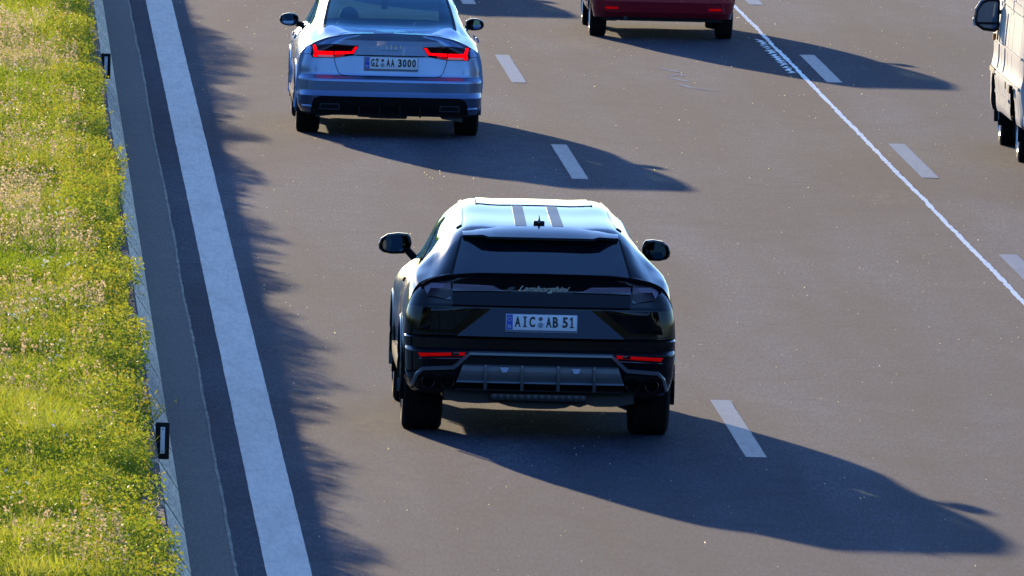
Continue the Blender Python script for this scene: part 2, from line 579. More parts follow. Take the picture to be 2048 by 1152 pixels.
# ------------------------------------------------------------------ rear face as a relief y(x,z)
class Fascia:
    def __init__(self, prof, width, bow, cr):
        self.pz = [p[0] for p in prof]; self.py = [p[1] for p in prof]
        self.wz = [p[0] for p in width]; self.wx = [p[1] for p in width]
        self.bow = bow; self.cr = cr
    def B(self, z): return float(pchip(self.wz, self.wx, np.clip(z, self.wz[0], self.wz[-1])))
    def y(self, x, z):
        yr = float(np.interp(z, self.pz, self.py))
        B = self.B(z); ax = abs(x)
        cr = self.cr
        t = min(max((ax - (B - cr)) / cr, 0), .999)
        return yr + self.bow * ax * ax + cr * 1.25 * (1 - math.sqrt(1 - t * t))
    def pt(self, x, z, off=0.):
        return np.array([x, self.y(x, z) - off, z])

def fascia_shell(name, F, z0, z1, m, parent, nx=46, dz=.012, inner=.02, xmax=None):
    zs = sorted(set(np.round(np.arange(z0, z1, dz), 4)) | {z0, z1} | {p for p in F.pz if z0 < p < z1})
    O, I = [], []
    for z in zs:
        B = F.B(z)
        s = np.linspace(-1, 1, nx)
        xs = np.sign(s) * np.abs(s) ** .75 * B if False else np.sin(s * math.pi / 2) ** 1 * B
        O.append([F.pt(x, z) for x in xs]); I.append([F.pt(x * (1 - inner), z, -inner) for x in xs])
    return slab_from_grid(name, np.array(O), np.array(I), m, parent, 28)

def poly_span(poly, z):
    xs = []
    n = len(poly)
    for i in range(n):
        (x0, z0), (x1, z1) = poly[i], poly[(i + 1) % n]
        if z0 == z1:
            if abs(z - z0) < 1e-9: xs += [x0, x1]
        elif min(z0, z1) - 1e-9 <= z <= max(z0, z1) + 1e-9:
            xs.append(x0 + (x1 - x0) * (z - z0) / (z1 - z0))
    return (min(xs), max(xs)) if xs else None

def panel(name, F, poly, off, th, m, parent, nz=8, nx=10, offtop=None, smooth=40):
    """panel with outline poly [(x,z)] on the rear face; offtop lets it tilt from off (bottom) to offtop (top)"""
    zv = [p[1] for p in poly]; z0, z1 = min(zv), max(zv)
    zs = sorted(set(np.round(np.linspace(z0, z1, nz), 5)) | {round(z, 5) for z in zv})
    O, I = [], []
    for z in zs:
        zz = min(max(z, z0 + 1e-6), z1 - 1e-6)
        sp = poly_span(poly, zz)
        o = off if offtop is None else off + (offtop - off) * (z - z0) / (z1 - z0)
        xs = np.linspace(sp[0], sp[1], nx)
        O.append([F.pt(x, z, o) for x in xs]); I.append([F.pt(x, z, o - th) for x in xs])
    return slab_from_grid(name, np.array(O), np.array(I), m, parent, smooth)

def ribbon(name, F, path, w, off, th, m, parent, sub=6, closed=False):
    """bar of width w following (x,z) path on the rear face"""
    pts = []
    n = len(path)
    for i in range(n - 1 + (1 if closed else 0)):
        a, b = path[i], path[(i + 1) % n]
        for j in range(sub):
            t = j / sub
            pts.append((a[0] + (b[0] - a[0]) * t, a[1] + (b[1] - a[1]) * t))
    if not closed: pts.append(path[-1])
    O, I = [], []
    N = len(pts)
    for i, p in enumerate(pts):
        a = pts[(i - 1) % N] if (i > 0 or closed) else p
        b = pts[(i + 1) % N] if (i < N - 1 or closed) else p
        t = np.array([b[0] - a[0], b[1] - a[1]]); t /= np.linalg.norm(t) + 1e-9
        nn = np.array([-t[1], t[0]]) * w / 2
        ro, ri = [], []
        for s, oo in ((-1, .35), (-.5, 1), (.5, 1), (1, .35)):
            x, z = p[0] + nn[0] * s, p[1] + nn[1] * s
            ro.append(F.pt(x, z, off * oo + (0 if oo == 1 else 0))); ri.append(F.pt(x, z, off * oo - th))
        O.append(ro); I.append(ri)
    if closed:
        O.append(O[0]); I.append(I[0])
    return slab_from_grid(name, np.array(O), np.array(I), m, parent, 50)

def text_mesh(name, s, size, ext, m, parent, loc, rx=90, sx=1., shear=0., align='CENTER', rz=0., bold=0.):
    cu = bpy.data.curves.new(name, 'FONT')
    cu.body = s; cu.size = size; cu.extrude = ext; cu.align_x = align; cu.align_y = 'CENTER'; cu.shear = shear
    cu.resolution_u = 3; cu.offset = bold
    tmp = bpy.data.objects.new(name + '_tmp', cu)
    COL.objects.link(tmp)
    dg = bpy.context.evaluated_depsgraph_get()
    me = bpy.data.meshes.new_from_object(tmp.evaluated_get(dg))
    COL.objects.unlink(tmp); bpy.data.objects.remove(tmp)
    me.materials.clear(); me.materials.append(m)
    o = bpy.data.objects.new(name, me)
    link(o, parent)
    me.transform(Matrix.Translation(loc) @ Matrix.Rotation(R(rz), 4, 'Z') @ Matrix.Rotation(R(rx), 4, 'X') @ Matrix.Diagonal((sx, 1, 1, 1)))
    return o

# ------------------------------------------------------------------ wheels
def wheel(parent, x, y, r, w, side, proto=None, dark=False, spokes=5):
    """side=+1: outer face towards +x"""
    if proto is not None:
        root = proto.copy(); COL.objects.link(root); root.parent = parent; root.location = (x, y, r - .006)
        root.rotation_euler = (0, 0, 0 if side > 0 else math.pi)
        for ch in proto.children:
            c = ch.copy(); COL.objects.link(c); c.parent = root
        return root
    rr = r * .70
    h = w / 2
    # grooves in the tread
    prof = [(-h * .86, rr), (-h, rr + (r - rr) * .35), (-h * .98, r - .035), (-h * .86, r - .008)]
    g = 4
    xs = np.linspace(-h * .8, h * .8, 2 * g + 1)
    for i in range(g):
        a, b = xs[2 * i], xs[2 * i + 1]
        prof += [(a, r), (b, r), (b + .002, r - .003), (xs[2 * i + 2] - .002, r - .003)]
    prof += [(h * .8, r), (h * .86, r - .008), (h * .98, r - .035), (h, rr + (r - rr) * .35), (h * .86, rr)]
    v, f = lathe_x(prof, 64)
    root = bpy.data.objects.new('wheel', None); COL.objects.link(root); root.parent = parent
    root.location = (x, y, r - .006); root.rotation_euler = (0, 0, 0 if side > 0 else math.pi)
    mesh_obj('tyre', v, f, tyre_m, root, 40)
    v, f = lathe_x([(-h * .8, rr * 1.0), (-h * .6, rr * .93), (h * .5, rr * .9), (h * .84, rr * .95), (h * .93, rr * 1.005), (h * .90, rr * 1.03), (h * .7, rr * 1.0)], 48)
    bm = bmesh.new()
    vs = [bm.verts.new(q) for q in v]
    for q in f: bm.faces.new([vs[i] for i in q])
    # hub and spokes
    for k in range(spokes):
        a = 2 * math.pi * k / spokes
        for da in (-.14, .14):
            mt = Matrix.Rotation(a + da, 4, 'X')
            box_bm(bm, h * .45, h * .80, -.022, .022, .05, rr * .96, .006, mt, 1)
    v2, f2 = lathe_x([(h * .35, .001), (h * .35, .085), (h * .78, .08), (h * .84, .05), (h * .84, .001)], 20)
    o2 = [bm.verts.new(q) for q in v2]
    for q in f2: bm.faces.new([o2[i] for i in q])
    bm_obj('rim', bm, rim_dark if dark else rim_m, root, 35)
    v3, f3 = lathe_x([(h * .0, .03), (h * .0, rr * .82), (h * .12, rr * .82), (h * .12, .03)], 32)
    mesh_obj('brake_disc', v3, f3, under_m, root, 35)
    return root

def four_wheels(root, wb, track_out, r, w, dark=False, wf=None):
    x = track_out - w / 2
    p = wheel(root, x, 0, r, w, 1, dark=dark)
    wheel(root, -x, 0, r, w, -1, p)
    wheel(root, x - .01, wb, r, w, 1, p)
    wheel(root, -x + .01, wb, r, w, -1, p)
    for yy in (0, wb):
        tube('axle', [(-x + .05, yy, r), (x - .05, yy, r)], .035, under_m, root, 8)

def arch_liner(root, y, z, r, xin, xout, name='wheel_housing'):
    for s in (-1, 1):
        v, f = [], []
        n = 20
        for k in range(n + 1):
            a = math.pi * (-.12 + 1.24 * k / n)
            for xx in (xin, xout):
                v.append((s * xx, y + r * math.cos(a), z + r * math.sin(a)))
        for k in range(n):
            f.append((2 * k, 2 * k + 1, 2 * k + 3, 2 * k + 2))
        c = len(v)
        # inner closing disc
        for k in range(n + 1):
            v.append(v[2 * k])
        f.append(tuple(range(c, c + n + 1)))
        mesh_obj(name, v, f, black_matte, root, 40)

def plate(parent, F, xc, zc, text_left, text_right, off=.03, w=.52, h=.115, gap_x=None, tilt=0.):
    y = F.y(xc, zc) - off
    t = Matrix.Translation((xc, y, zc)) @ Matrix.Rotation(R(-tilt), 4, 'X')
    holder = box('plate_holder', -w / 2 - .006, w / 2 + .006, -.004, .03, -h / 2 - .018, h / 2 + .004, mid_plate, parent, .003, t)
    p = box('licence_plate', -w / 2, w / 2, -.010, -.0045, -h / 2, h / 2, plate_m, parent, .0025, t)
    box('euro_strip', -w / 2 + .003, -w / 2 + .048, -.0125, -.0105, -h / 2 + .003, h / 2 - .003, plate_blue, p, 0, t)
    # ring of stars and letter D on the blue strip
    bm = bmesh.new()
    for k in range(12):
        a = k * math.pi / 6
        cx, cz = -w / 2 + .0255 + .014 * math.cos(a), h / 2 - .033 + .014 * math.sin(a)
        box_bm(bm, cx - .0022, cx + .0022, -.0140, -.0128, cz - .0022, cz + .0022, 0, t)
    bm_obj('star_ring', bm, star_m, p)
    o = text_mesh('country_letter', 'D', .034, .0006, plate_m, p, (-w / 2 + .0255, -.0137, -h / 2 + .024))
    o.data.transform(t)
    for (s, x0, x1) in ((text_left, -w / 2 + .058, gap_x[0]), (text_right[0], gap_x[1], gap_x[2]), (text_right[1], gap_x[3], w / 2 - .012)):
        # characters cut one by one so that they fill the real width
        n = len(s); cw = (x1 - x0) / n
        for i, ch in enumerate(s):
            if ch in 'I1':
                cxx = x0 + cw * (i + .5); bm = bmesh.new(); w2 = min(cw * .26, .014)
                box_bm(bm, cxx - .0055, cxx + .0055, -.0131, -.0119, -.035, .043)
                if ch == 'I':
                    for zz in (-.035, .034): box_bm(bm, cxx - w2, cxx + w2, -.0132, -.0118, zz, zz + .009)
                else:
                    box_bm(bm, cxx - w2 * 1.1, cxx + w2 * 1.1, -.0132, -.0118, -.035, -.026)
                    box_bm(bm, -.004, .004, -.0133, -.0117, -.012, .012, 0, Matrix.Translation((cxx - .009, 0, .031)) @ Matrix.Rotation(R(42), 4, 'Y'))
                bmesh.ops.transform(bm, matrix=t, verts=bm.verts)
                bm_obj('plate_letter', bm, plate_black, p)
                continue
            o = text_mesh('plate_letter', ch, .108, .0006, plate_black, p, (0, 0, 0), 90, 1, 0, 'LEFT', bold=.0035)
            xs = [v.co.x for v in o.data.vertices]; zs = [v.co.z for v in o.data.vertices]
            wd, ht = max(xs) - min(xs), max(zs) - min(zs)
            tw = cw * (.80 if ch not in 'I1' else .55)
            o.data.transform(Matrix.Translation((-(max(xs) + min(xs)) / 2, 0, -(max(zs) + min(zs)) / 2)))
            o.data.transform(Matrix.Diagonal((tw / wd, 1, .078 / ht, 1)))
            o.data.transform(Matrix.Translation((x0 + cw * (i + .5), -.0125, .004)))
            # embolden slightly by a second, wider stroke
            o.data.transform(t)
    gx = (gap_x[0] + gap_x[1]) / 2
    for dz, rr, mm in ((.027, .015, seal_a), (-.019, .020, seal_b)):
        bm = bmesh.new()
        bmesh.ops.create_cone(bm, cap_ends=True, segments=20, radius1=rr, radius2=rr, depth=.002,
                              matrix=Matrix.Translation((gx, -.0125, dz)) @ Matrix.Rotation(R(90), 4, 'X'))
        bmesh.ops.transform(bm, matrix=t, verts=bm.verts)
        bm_obj('registration_seal', bm, mm, p)
    return p
mid_plate = mat('plate_frame', (.16, .18, .22), .4)

def door_mirror(root, cx, y, cz, hw, hh, side, shape, body_m, target=None, stalk=None):
    """shape: outline [(x,z)] normalised -1..1, x positive = outboard"""
    n = len(shape)
    ctr = Vector((cx, y, cz))
    rings = [(0.0, .93), (.012, 1.0), (.07, 1.0), (.12, .82), (.15, .45)]
    v, f = [], []
    for (dy, s) in rings:
        for (a, b) in shape:
            v.append((cx + side * a * hw * s, y + dy, cz + b * hh * s))
    for i in range(len(rings) - 1):
        for k in range(n):
            f.append((i * n + k, i * n + (k + 1) % n, (i + 1) * n + (k + 1) % n, (i + 1) * n + k))
    f.append(tuple((len(rings) - 1) * n + k for k in range(n)))
    # recess for glass
    base = len(v)
    for (a, b) in shape:
        v.append((cx + side * a * hw * .84, y - .001, cz + b * hh * .82))
    for k in range(n):
        f.append((k, (k + 1) % n, base + (k + 1) % n, base + k))
    for (a, b) in shape:
        v.append((cx + side * a * hw * .84, y + .03, cz + b * hh * .82))
    for k in range(n):
        f.append((base + k, base + (k + 1) % n, base + n + (k + 1) % n, base + n + k))
    bm = bmesh.new(); vs = [bm.verts.new(q) for q in v]
    for q in f:
        bm.faces.new([vs[i] for i in q])
    mo = bm_obj('door_mirror', bm, body_m, root, 40)
    # glass turned so that it shows the driver to someone behind
    g = []
    for (a, b) in shape:
        g.append(Vector((side * a * hw * .83, 0, b * hh * .81)))
    nrm = Vector((0, -1, 0))
    if target is not None:
        w0 = root.matrix_basis @ ctr
        d1 = (Vector((0, 0, CAM_H)) - w0).normalized()
        d2 = (root.matrix_basis @ Vector(target) - w0).normalized()
        nrm = (d1 + d2).normalized()
    q = Vector((0, -1, 0)).rotation_difference(nrm)
    bm = bmesh.new()
    vs = [bm.verts.new(ctr + Vector((0, .018, 0)) + q @ p) for p in g]
    bm.faces.new(vs)
    ex = bmesh.ops.extrude_face_region(bm, geom=list(bm.faces))
    for e in ex['geom']:
        if isinstance(e, bmesh.types.BMVert): e.co += Vector((0, .004, 0))
    bm_obj('mirror_glass', bm, mirror_m, mo)
    if stalk:
        tube('mirror_arm', [Vector(stalk), Vector((cx - side * hw * .7, y + .06, cz - hh * .55))], .028, black_matte, mo, 8)
    return mo

MIR_OVAL = [(math.cos(a) * (1 if math.cos(a) > 0 else .95), math.sin(a) * .98) for a in np.linspace(0, 2 * math.pi, 25)[:-1]]
def superell(n, e, cut=0.):
    o = []
    for a in np.linspace(0, 2 * math.pi, n + 1)[:-1]:
        c, s = math.cos(a), math.sin(a)
        o.append((math.copysign(abs(c) ** (2 / e), c), math.copysign(abs(s) ** (2 / e), s)))
    return o

def seat(parent, x, y, w=.50, h=.62, name='seat', base=.28):
    o = box(name, x - w / 2, x + w / 2, y - .1, y + .42, base, base + .2, seat_m, parent, .05)
    tl = Matrix.Translation((0, y, base)) @ Matrix.Rotation(R(10), 4, 'X') @ Matrix.Translation((0, -y, -base))
    box('backrest', x - w / 2, x + w / 2, y - .22, y - .06, base + .1, base + h, seat_m, o, .06, tl)
    box('headrest', x - .13, x + .13, y - .30, y - .20, base + h - .01, base + h + .18, seat_m, o, .04)
    return o

def person(loc, label, group=None):
    """seated driver: one continuous skinned body, head with face, hair as a child"""
    v = {'pelvis': (0, 0, .10, .16), 'waist': (0, -.03, .26, .145), 'chest': (0, -.06, .44, .165), 'upper': (0, -.07, .53, .13),
         'neck': (0, -.06, .60, .062), 'chin': (0, -.03, .66, .075), 'head': (0, -.02, .75, .098), 'crown': (0, -.03, .82, .08),
         'nose': (0, .085, .735, .018)}
    names = list(v); E = [('pelvis', 'waist'), ('waist', 'chest'), ('chest', 'upper'), ('upper', 'neck'), ('neck', 'chin'), ('chin', 'head'), ('head', 'crown'), ('head', 'nose')]
    for s, t in ((-1, 'l'), (1, 'r')):
        for k, p in (('sh', (s * .19, -.06, .51, .070)), ('el', (s * .25, .12, .33, .050)), ('wr', (s * .17, .36, .42, .030)), ('pm', (s * .155, .43, .45, .034)),
                     ('hip', (s * .10, .04, .09, .10)), ('kn', (s * .15, .46, .17, .07)), ('an', (s * .15, .72, -.12, .05)), ('toe', (s * .15, .90, -.14, .045)),
                     ('ear', (s * .088, -.03, .74, .022))):
            v[k + t] = p; names.append(k + t)
        for i, (dx, ln) in enumerate(((-.03, .065), (-.01, .08), (.01, .075), (.03, .06))):
            v[f'f{i}a' + t] = (s * .155 + dx, .47, .475, .011); v[f'f{i}b' + t] = (s * .155 + dx, .44 + ln * .7, .50, .009)
            names += [f'f{i}a' + t, f'f{i}b' + t]; E += [('pm' + t, f'f{i}a' + t), (f'f{i}a' + t, f'f{i}b' + t)]
        v['th' + t] = (s * .155 - s * .045, .43, .475, .012); names.append('th' + t); E.append(('pm' + t, 'th' + t))
        E += [('upper', 'sh' + t), ('sh' + t, 'el' + t), ('el' + t, 'wr' + t), ('wr' + t, 'pm' + t), ('pelvis', 'hip' + t), ('hip' + t, 'kn' + t), ('kn' + t, 'an' + t), ('an' + t, 'toe' + t), ('head', 'ear' + t)]
    idx = {n: i for i, n in enumerate(names)}
    me = bpy.data.meshes.new('person')
    me.from_pydata([v[n][:3] for n in names], [(idx[a], idx[b]) for a, b in E], [])
    o = bpy.data.objects.new('person', me); COL.objects.link(o)
    md = o.modifiers.new('skin', 'SKIN')
    for n in names:
        sv = me.skin_vertices[0].data[idx[n]]
        sv.radius = (v[n][3], v[n][3])
        sv.use_root = (n == 'pelvis')
    sb = o.modifiers.new('sub', 'SUBSURF'); sb.levels = 1; sb.render_levels = 1
    dg = bpy.context.evaluated_depsgraph_get()
    m2 = bpy.data.meshes.new_from_object(o.evaluated_get(dg))
    o.modifiers.clear(); o.data = m2
    m2.materials.clear()
    for mm in (shirt_m, skin_m): m2.materials.append(mm)
    for p in m2.polygons:
        c = p.center
        p.material_index = 1 if (c.z > .585 or c.y > .33 and c.z > .36) else 0
    m2.shade_smooth()
    bm = bmesh.new()
    bmesh.ops.create_uvsphere(bm, u_segments=16, v_segments=10, radius=.108, matrix=Matrix.Translation((0, -.04, .785)) @ Matrix.Diagonal((.93, 1.05, .95, 1)))
    bmesh.ops.delete(bm, geom=[x for x in bm.verts if x.co.z < .72 or (x.co.y > .03 and x.co.z < .81)], context='VERTS')
    bm_obj('hair', bm, hair_m, o, 60)
    for s in (-1, 1):
        bm = bmesh.new()
        bmesh.ops.create_uvsphere(bm, u_segments=8, v_segments=6, radius=.012, matrix=Matrix.Translation((s * .034, .066, .765)))
        bm_obj('eye', bm, hair_m, o, 60)
    box('mouth', -.024, .024, .058, .068, .692, .699, MATS['seal_dark'], o, .002)
    o.location = loc
    tag(o, label, 'person', group)
    return o

# ================================================================== the setting
def sheet(name, x0, x1, y0, y1, z, m, kind='structure', nx=1, ny=1):
    xs = np.linspace(x0, x1, nx + 1); ys = np.linspace(y0, y1, ny + 1)
    v = [(x, y, z) for y in ys for x in xs]
    o = mesh_obj(name, v, grid_faces(ny + 1, nx + 1), m)
    return tag(o, kind=kind)

sheet('ground', -6000, 6000, -3000, 12000, -.012, field)
sheet('road', 1.85, 14.6, -700, 4000, 0., asphalt)
sheet('opposite_road', -14.6, -3.85, -700, 4000, 0., asphalt)
sheet('gutter_strip', 1.535, 1.85, -700, 4000, .004, gutter)
sheet('opposite_gutter_strip', -3.85, -3.535, -700, 4000, .004, gutter)

# wavering sealed joint between gutter and asphalt
def wavy_strip(name, x, w, y0, y1, z, m, amp=.008, step=.35, wamp=.3, seed=1):
    r = np.random.default_rng(seed)
    ys = np.arange(y0, y1 + step, step)
    a = np.cumsum(r.normal(0, amp * .5, len(ys))); a -= np.linspace(a[0], a[-1], len(ys)); a *= .5
    a = a - np.convolve(a, np.ones(61) / 61, 'same')
    ww = w * (1 + r.uniform(-wamp, wamp, len(ys))) / 2
    v = []
    for i, y in enumerate(ys):
        v += [(x + a[i] - ww[i], y, z), (x + a[i] + ww[i], y, z)]
    return tag(mesh_obj(name, v, grid_faces(len(ys), 2), m), kind='structure')
wavy_strip('joint_sealant_line', 1.848, .020, 90, 230, .008, sealant, .007, .3, .35, 3)
wavy_strip('edge_line', 2.195, .30, 60, 420, .004, edge_paint, .0008, .5, .012, 4)
wavy_strip('thin_lane_line', 8.925, .048, 100, 260, .004, bright_paint, .006, .16, .30, 5)
wavy_strip('right_edge_line', 12.95, .30, 60, 420, .006, edge_paint, .0008, .5, .012, 6)

def lane_dash(x, y0, w=.15, ln=6.0, skew=.0, worn_edge=False):
    r = np.random.default_rng(int(y0 * 10 + x * 100))
    ys = np.linspace(y0, y0 + ln, 25)
    v = []
    for i, y in enumerate(ys):
        e = r.normal(0, .0015, 2)
        v += [(x - w / 2 + e[0] + skew * (y - y0) / ln, y, .004), (x + w / 2 + e[1] + skew * (y - y0) / ln, y, .004)]
    tag(mesh_obj('lane_dash', v, grid_faces(25, 2), dash_paint), kind='structure')
for k in range(-4, 12):
    lane_dash(5.805, 121.05 + 18.1 * k - (0.1 * k), .155)
    lane_dash(9.20, 158.6 + 18.0 * (k - 2), .165)

# small repeated cipher-like daubs beside the thin line, and a faded sprayed mark
def strokes(name, segs, z, m, kind='structure'):
    v, f = [], []
    for (x0, y0, x1, y1, w) in segs:
        d = np.array([x1 - x0, y1 - y0]); d = d / np.linalg.norm(d); n = np.array([-d[1], d[0]]) * w / 2
        b = len(v); z = (z + .0006) if (b // 4) % 2 else (z - .0006 if b else z)
        v += [(x0 - n[0], y0 - n[1], z), (x1 - n[0], y1 - n[1], z), (x1 + n[0], y1 + n[1], z), (x0 + n[0], y0 + n[1], z)]
        f.append((b, b + 1, b + 2, b + 3))
    return tag(mesh_obj(name, v, f, m), kind=kind)
sg = []
rs = np.random.default_rng(5); y = 178.4
while y < 185.5:
    a = rs.uniform(.25, .6); o1, o2 = rs.uniform(-.012, .012, 2)
    sg += [(8.80 + o1, y, 8.862 + o2, y + a * rs.uniform(.7, 1.), rs.uniform(.03, .055))]
    if rs.random() < .8: sg += [(8.862 + o2, y + a * .4, 8.805 + o1, y + a * 1.25, rs.uniform(.03, .055))]
    if rs.random() < .35: sg += [(8.80, y + .1, 8.87, y + .14, .10)]
    y += a * rs.uniform(.95, 1.25)
strokes('painted_scribble', sg, .0035, bright_paint)
sg = [(7.42, 178.9, 7.50, 178.6, .05), (7.50, 178.6, 7.60, 178.1, .05), (7.47, 177.2, 7.60, 177.6, .05), (7.60, 177.6, 7.62, 177.3, .05),
      (7.45, 176.9, 7.62, 176.1, .06), (7.50, 175.5, 7.60, 174.8, .05), (7.60, 174.8, 7.85, 174.2, .04)]
strokes('faded_spray_mark', sg, .003, faint_paint)

# sparkle of stones on the asphalt: sun glints painted as white translucent flecks

# ------------------------------------------------------------------ concrete barrier between the carriageways
NJ = [(1.16, .03), (1.16, .795), (1.175, .81), (1.295, .81), (1.31, .795), (1.36, .335), (1.535, .078), (1.535, .0)]
def barrier_segment_mesh(length):
    gap = .17
    P = NJ
    ys = [gap, gap + .006, length - gap - .006, length - gap]
    v = []
    for i, y in enumerate(ys):
        k = .985 if i in (0, 3) else 1.
        for (x, z) in P:
            v.append((1.345 + (x - 1.345) * k, y, z * (k if z > .1 else 1)))
    n = len(P)
    f = grid_faces(4, n)
    for i in range(3):
        f.append((i * n, (i + 1) * n, (i + 1) * n + n - 1, i * n + n - 1))
    f += [tuple(range(n)), tuple(3 * n + k for k in range(n - 1, -1, -1))]
    bm = bmesh.new(); vs = [bm.verts.new(q) for q in v]
    for q in f: bm.faces.new([vs[i] for i in q])
    bmesh.ops.recalc_face_normals(bm, faces=bm.faces)
    me = bpy.data.meshes.new('barrier_segment'); bm.to_mesh(me); bm.free()
    me.materials.append(concrete); me.materials.append(dirt_top)
    for p in me.polygons:
        if p.normal.z > .5 and p.center.z > .75: p.material_index = 1
    return me
SEGL = 3.67
bar = thing('concrete_barrier', 'long pale concrete barrier of short segments between grass and dark gutter', 'barrier', (0, 97.3, 0))
seg_me = barrier_segment_mesh(SEGL)
for k in range(36):
    o = bpy.data.objects.new('barrier_segment', seg_me)
    COL.objects.link(o); o.parent = bar; o.location = (0, k * SEGL, 0)
cp = [(1.18, .02), (1.18, .79), (1.300, .79), (1.354, .333), (1.530, .076), (1.530, 0)]
mesh_obj('barrier_core', [(x, y, z) for y in (0, 36 * SEGL) for x, z in cp], grid_faces(2, 6) + [(0, 6, 11, 5)], black_matte, bar)
far_bar = thing('concrete_barrier', 'plain concrete barrier on the far side of the grass strip', 'barrier', (0, 60, 0))
mesh_obj('barrier_wall', [(-x - 2.0, y, z) for y in (0, 180) for (x, z) in NJ], grid_faces(2, len(NJ)) + [(0, len(NJ), 2 * len(NJ) - 1, len(NJ) - 1)], concrete, far_bar)

def delineator(x, y, z, label):
    t = thing('delineator', label, 'delineator', (x, y, z), 0, 'black delineators fixed to the concrete barrier')
    box('housing', -.048, .048, -.03, .02, -.125, .125, black_matte, t, .004)
    box('reflector', -.013, .017, -.036, -.0305, -.085, .095, MATS['plate_white'], t, .002)
    for zz in (-.07, .08):
        bm = bmesh.new()
        bmesh.ops.create_cone(bm, cap_ends=True, segments=10, radius1=.005, radius2=.005, depth=.003, matrix=Matrix.Translation((.002, -.0375, zz)) @ Matrix.Rotation(R(90), 4, 'X'))
        bm_obj('rivet', bm, mid_grey, t)
    box('bracket', -.05, .0, .0, .015, -.03, .03, black_matte, t)
delineator(1.385, 113.1, .60, 'near black delineator with white reflector on the barrier beside the large dark car')
delineator(1.385, 166.1, .52, 'far black delineator with white reflector on the barrier level with the silver saloon')

# ------------------------------------------------------------------ raised median soil and its growth
def vnoise(x, y, s, seed):
    r = np.random.default_rng(seed); T = r.random((64, 64))
    X = x / s; Y = y / s
    i = np.floor(X).astype(int); j = np.floor(Y).astype(int); fx = X - i; fy = Y - j
    fx = fx * fx * (3 - 2 * fx); fy = fy * fy * (3 - 2 * fy)
    g = lambda a, b: T[a % 64, b % 64]
    return (g(i, j) * (1 - fx) + g(i + 1, j) * fx) * (1 - fy) + (g(i, j + 1) * (1 - fx) + g(i + 1, j + 1) * fx) * fy

def soil_z(x, y):
    z = .76 + .07 * vnoise(x, y, 1.3, 11) + .05 * vnoise(x, y, .5, 12)
    edge = np.clip((1.16 - x) / .35, 0, 1)
    return z - .06 * (1 - edge)
def median():
    xs = np.linspace(-3.17, 1.165, 30); ys = np.arange(60, 240, .5)
    X, Y = np.meshgrid(xs, ys)
    Z = soil_z(X, Y) - .03
    o = mesh_obj('median_soil', np.stack([X, Y, Z], -1).reshape(-1, 3), grid_faces(len(ys), len(xs)), earth, None, 80)
    tag(o, kind='structure')
median()

def leaf_material(name, stops, trans=.55, rough=.5, patch=None):
    m = bpy.data.materials.new(name); m.use_nodes = True
    nt = m.node_tree; b = nt.nodes['Principled BSDF']
    at = nt.nodes.new('ShaderNodeAttribute'); at.attribute_name = 'tint'
    v = coords(m)
    p1 = noise(m, .9, 4, .6, v)
    fac = math_(m, 'ADD', math_(m, 'MULTIPLY', at.outputs['Fac'], .62), math_(m, 'MULTIPLY', p1, .42))
    c = ramp(m, fac, stops)
    lk(m, c, b.inputs['Base Color'])
    b.inputs['Roughness'].default_value = rough
    tl = nt.nodes.new('ShaderNodeBsdfTranslucent')
    c2 = mixc(m, 1.0, c, (1.48, 1.44, .8), 'MULTIPLY')
    lk(m, c2, tl.inputs[0])
    mx = nt.nodes.new('ShaderNodeMixShader'); mx.inputs[0].default_value = trans
    out = nt.nodes['Material Output']
    lk(m, b.outputs[0], mx.inputs[1]); lk(m, tl.outputs[0], mx.inputs[2]); lk(m, mx.outputs[0], out.inputs[0])
    MATS[name] = m
    return m
grass_m = leaf_material('grass_blades', [(.16, (.09, .17, .012)), (.36, (.21, .31, .018)), (.56, (.36, .40, .035)), (.78, (.48, .45, .09)), (.96, (.62, .53, .28))], .62)
weed_m = leaf_material('weed_leaves', [(.1, (.12, .20, .022)), (.5, (.23, .28, .03)), (.9, (.36, .35, .05))], .6)
flower_m = leaf_material('yellow_petals', [(.1, (.30, .29, .02)), (.5, (.52, .42, .03)), (.9, (.70, .52, .07))], .4)
seed_m = leaf_material('dry_seed_heads', [(.1, (.40, .27, .19)), (.5, (.62, .45, .34)), (.9, (.78, .64, .54))], .4, .8)
white_m = leaf_material('white_petals', [(.1, (.7, .7, .66)), (.9, (.82, .82, .78))], .3)

def raw_mesh(name, V, tris, tint, m, kind='stuff'):
    me = bpy.data.meshes.new(name)
    nv, nf = len(V), len(tris)
    me.vertices.add(nv); me.vertices.foreach_set('co', V.astype(np.float32).ravel())
    me.loops.add(nf * 3); me.loops.foreach_set('vertex_index', tris.astype(np.int32).ravel())
    me.polygons.add(nf)
    me.polygons.foreach_set('loop_start', np.arange(0, nf * 3, 3, dtype=np.int32))
    me.polygons.foreach_set('loop_total', np.full(nf, 3, dtype=np.int32))
    a = me.attributes.new('tint', 'FLOAT', 'POINT'); a.data.foreach_set('value', tint.astype(np.float32))
    me.materials.append(m)
    me.update(calc_edges=True)
    me.validate()
    o = bpy.data.objects.new(name, me)
    COL.objects.link(o)
    if kind: tag(o, kind=kind)
    return o

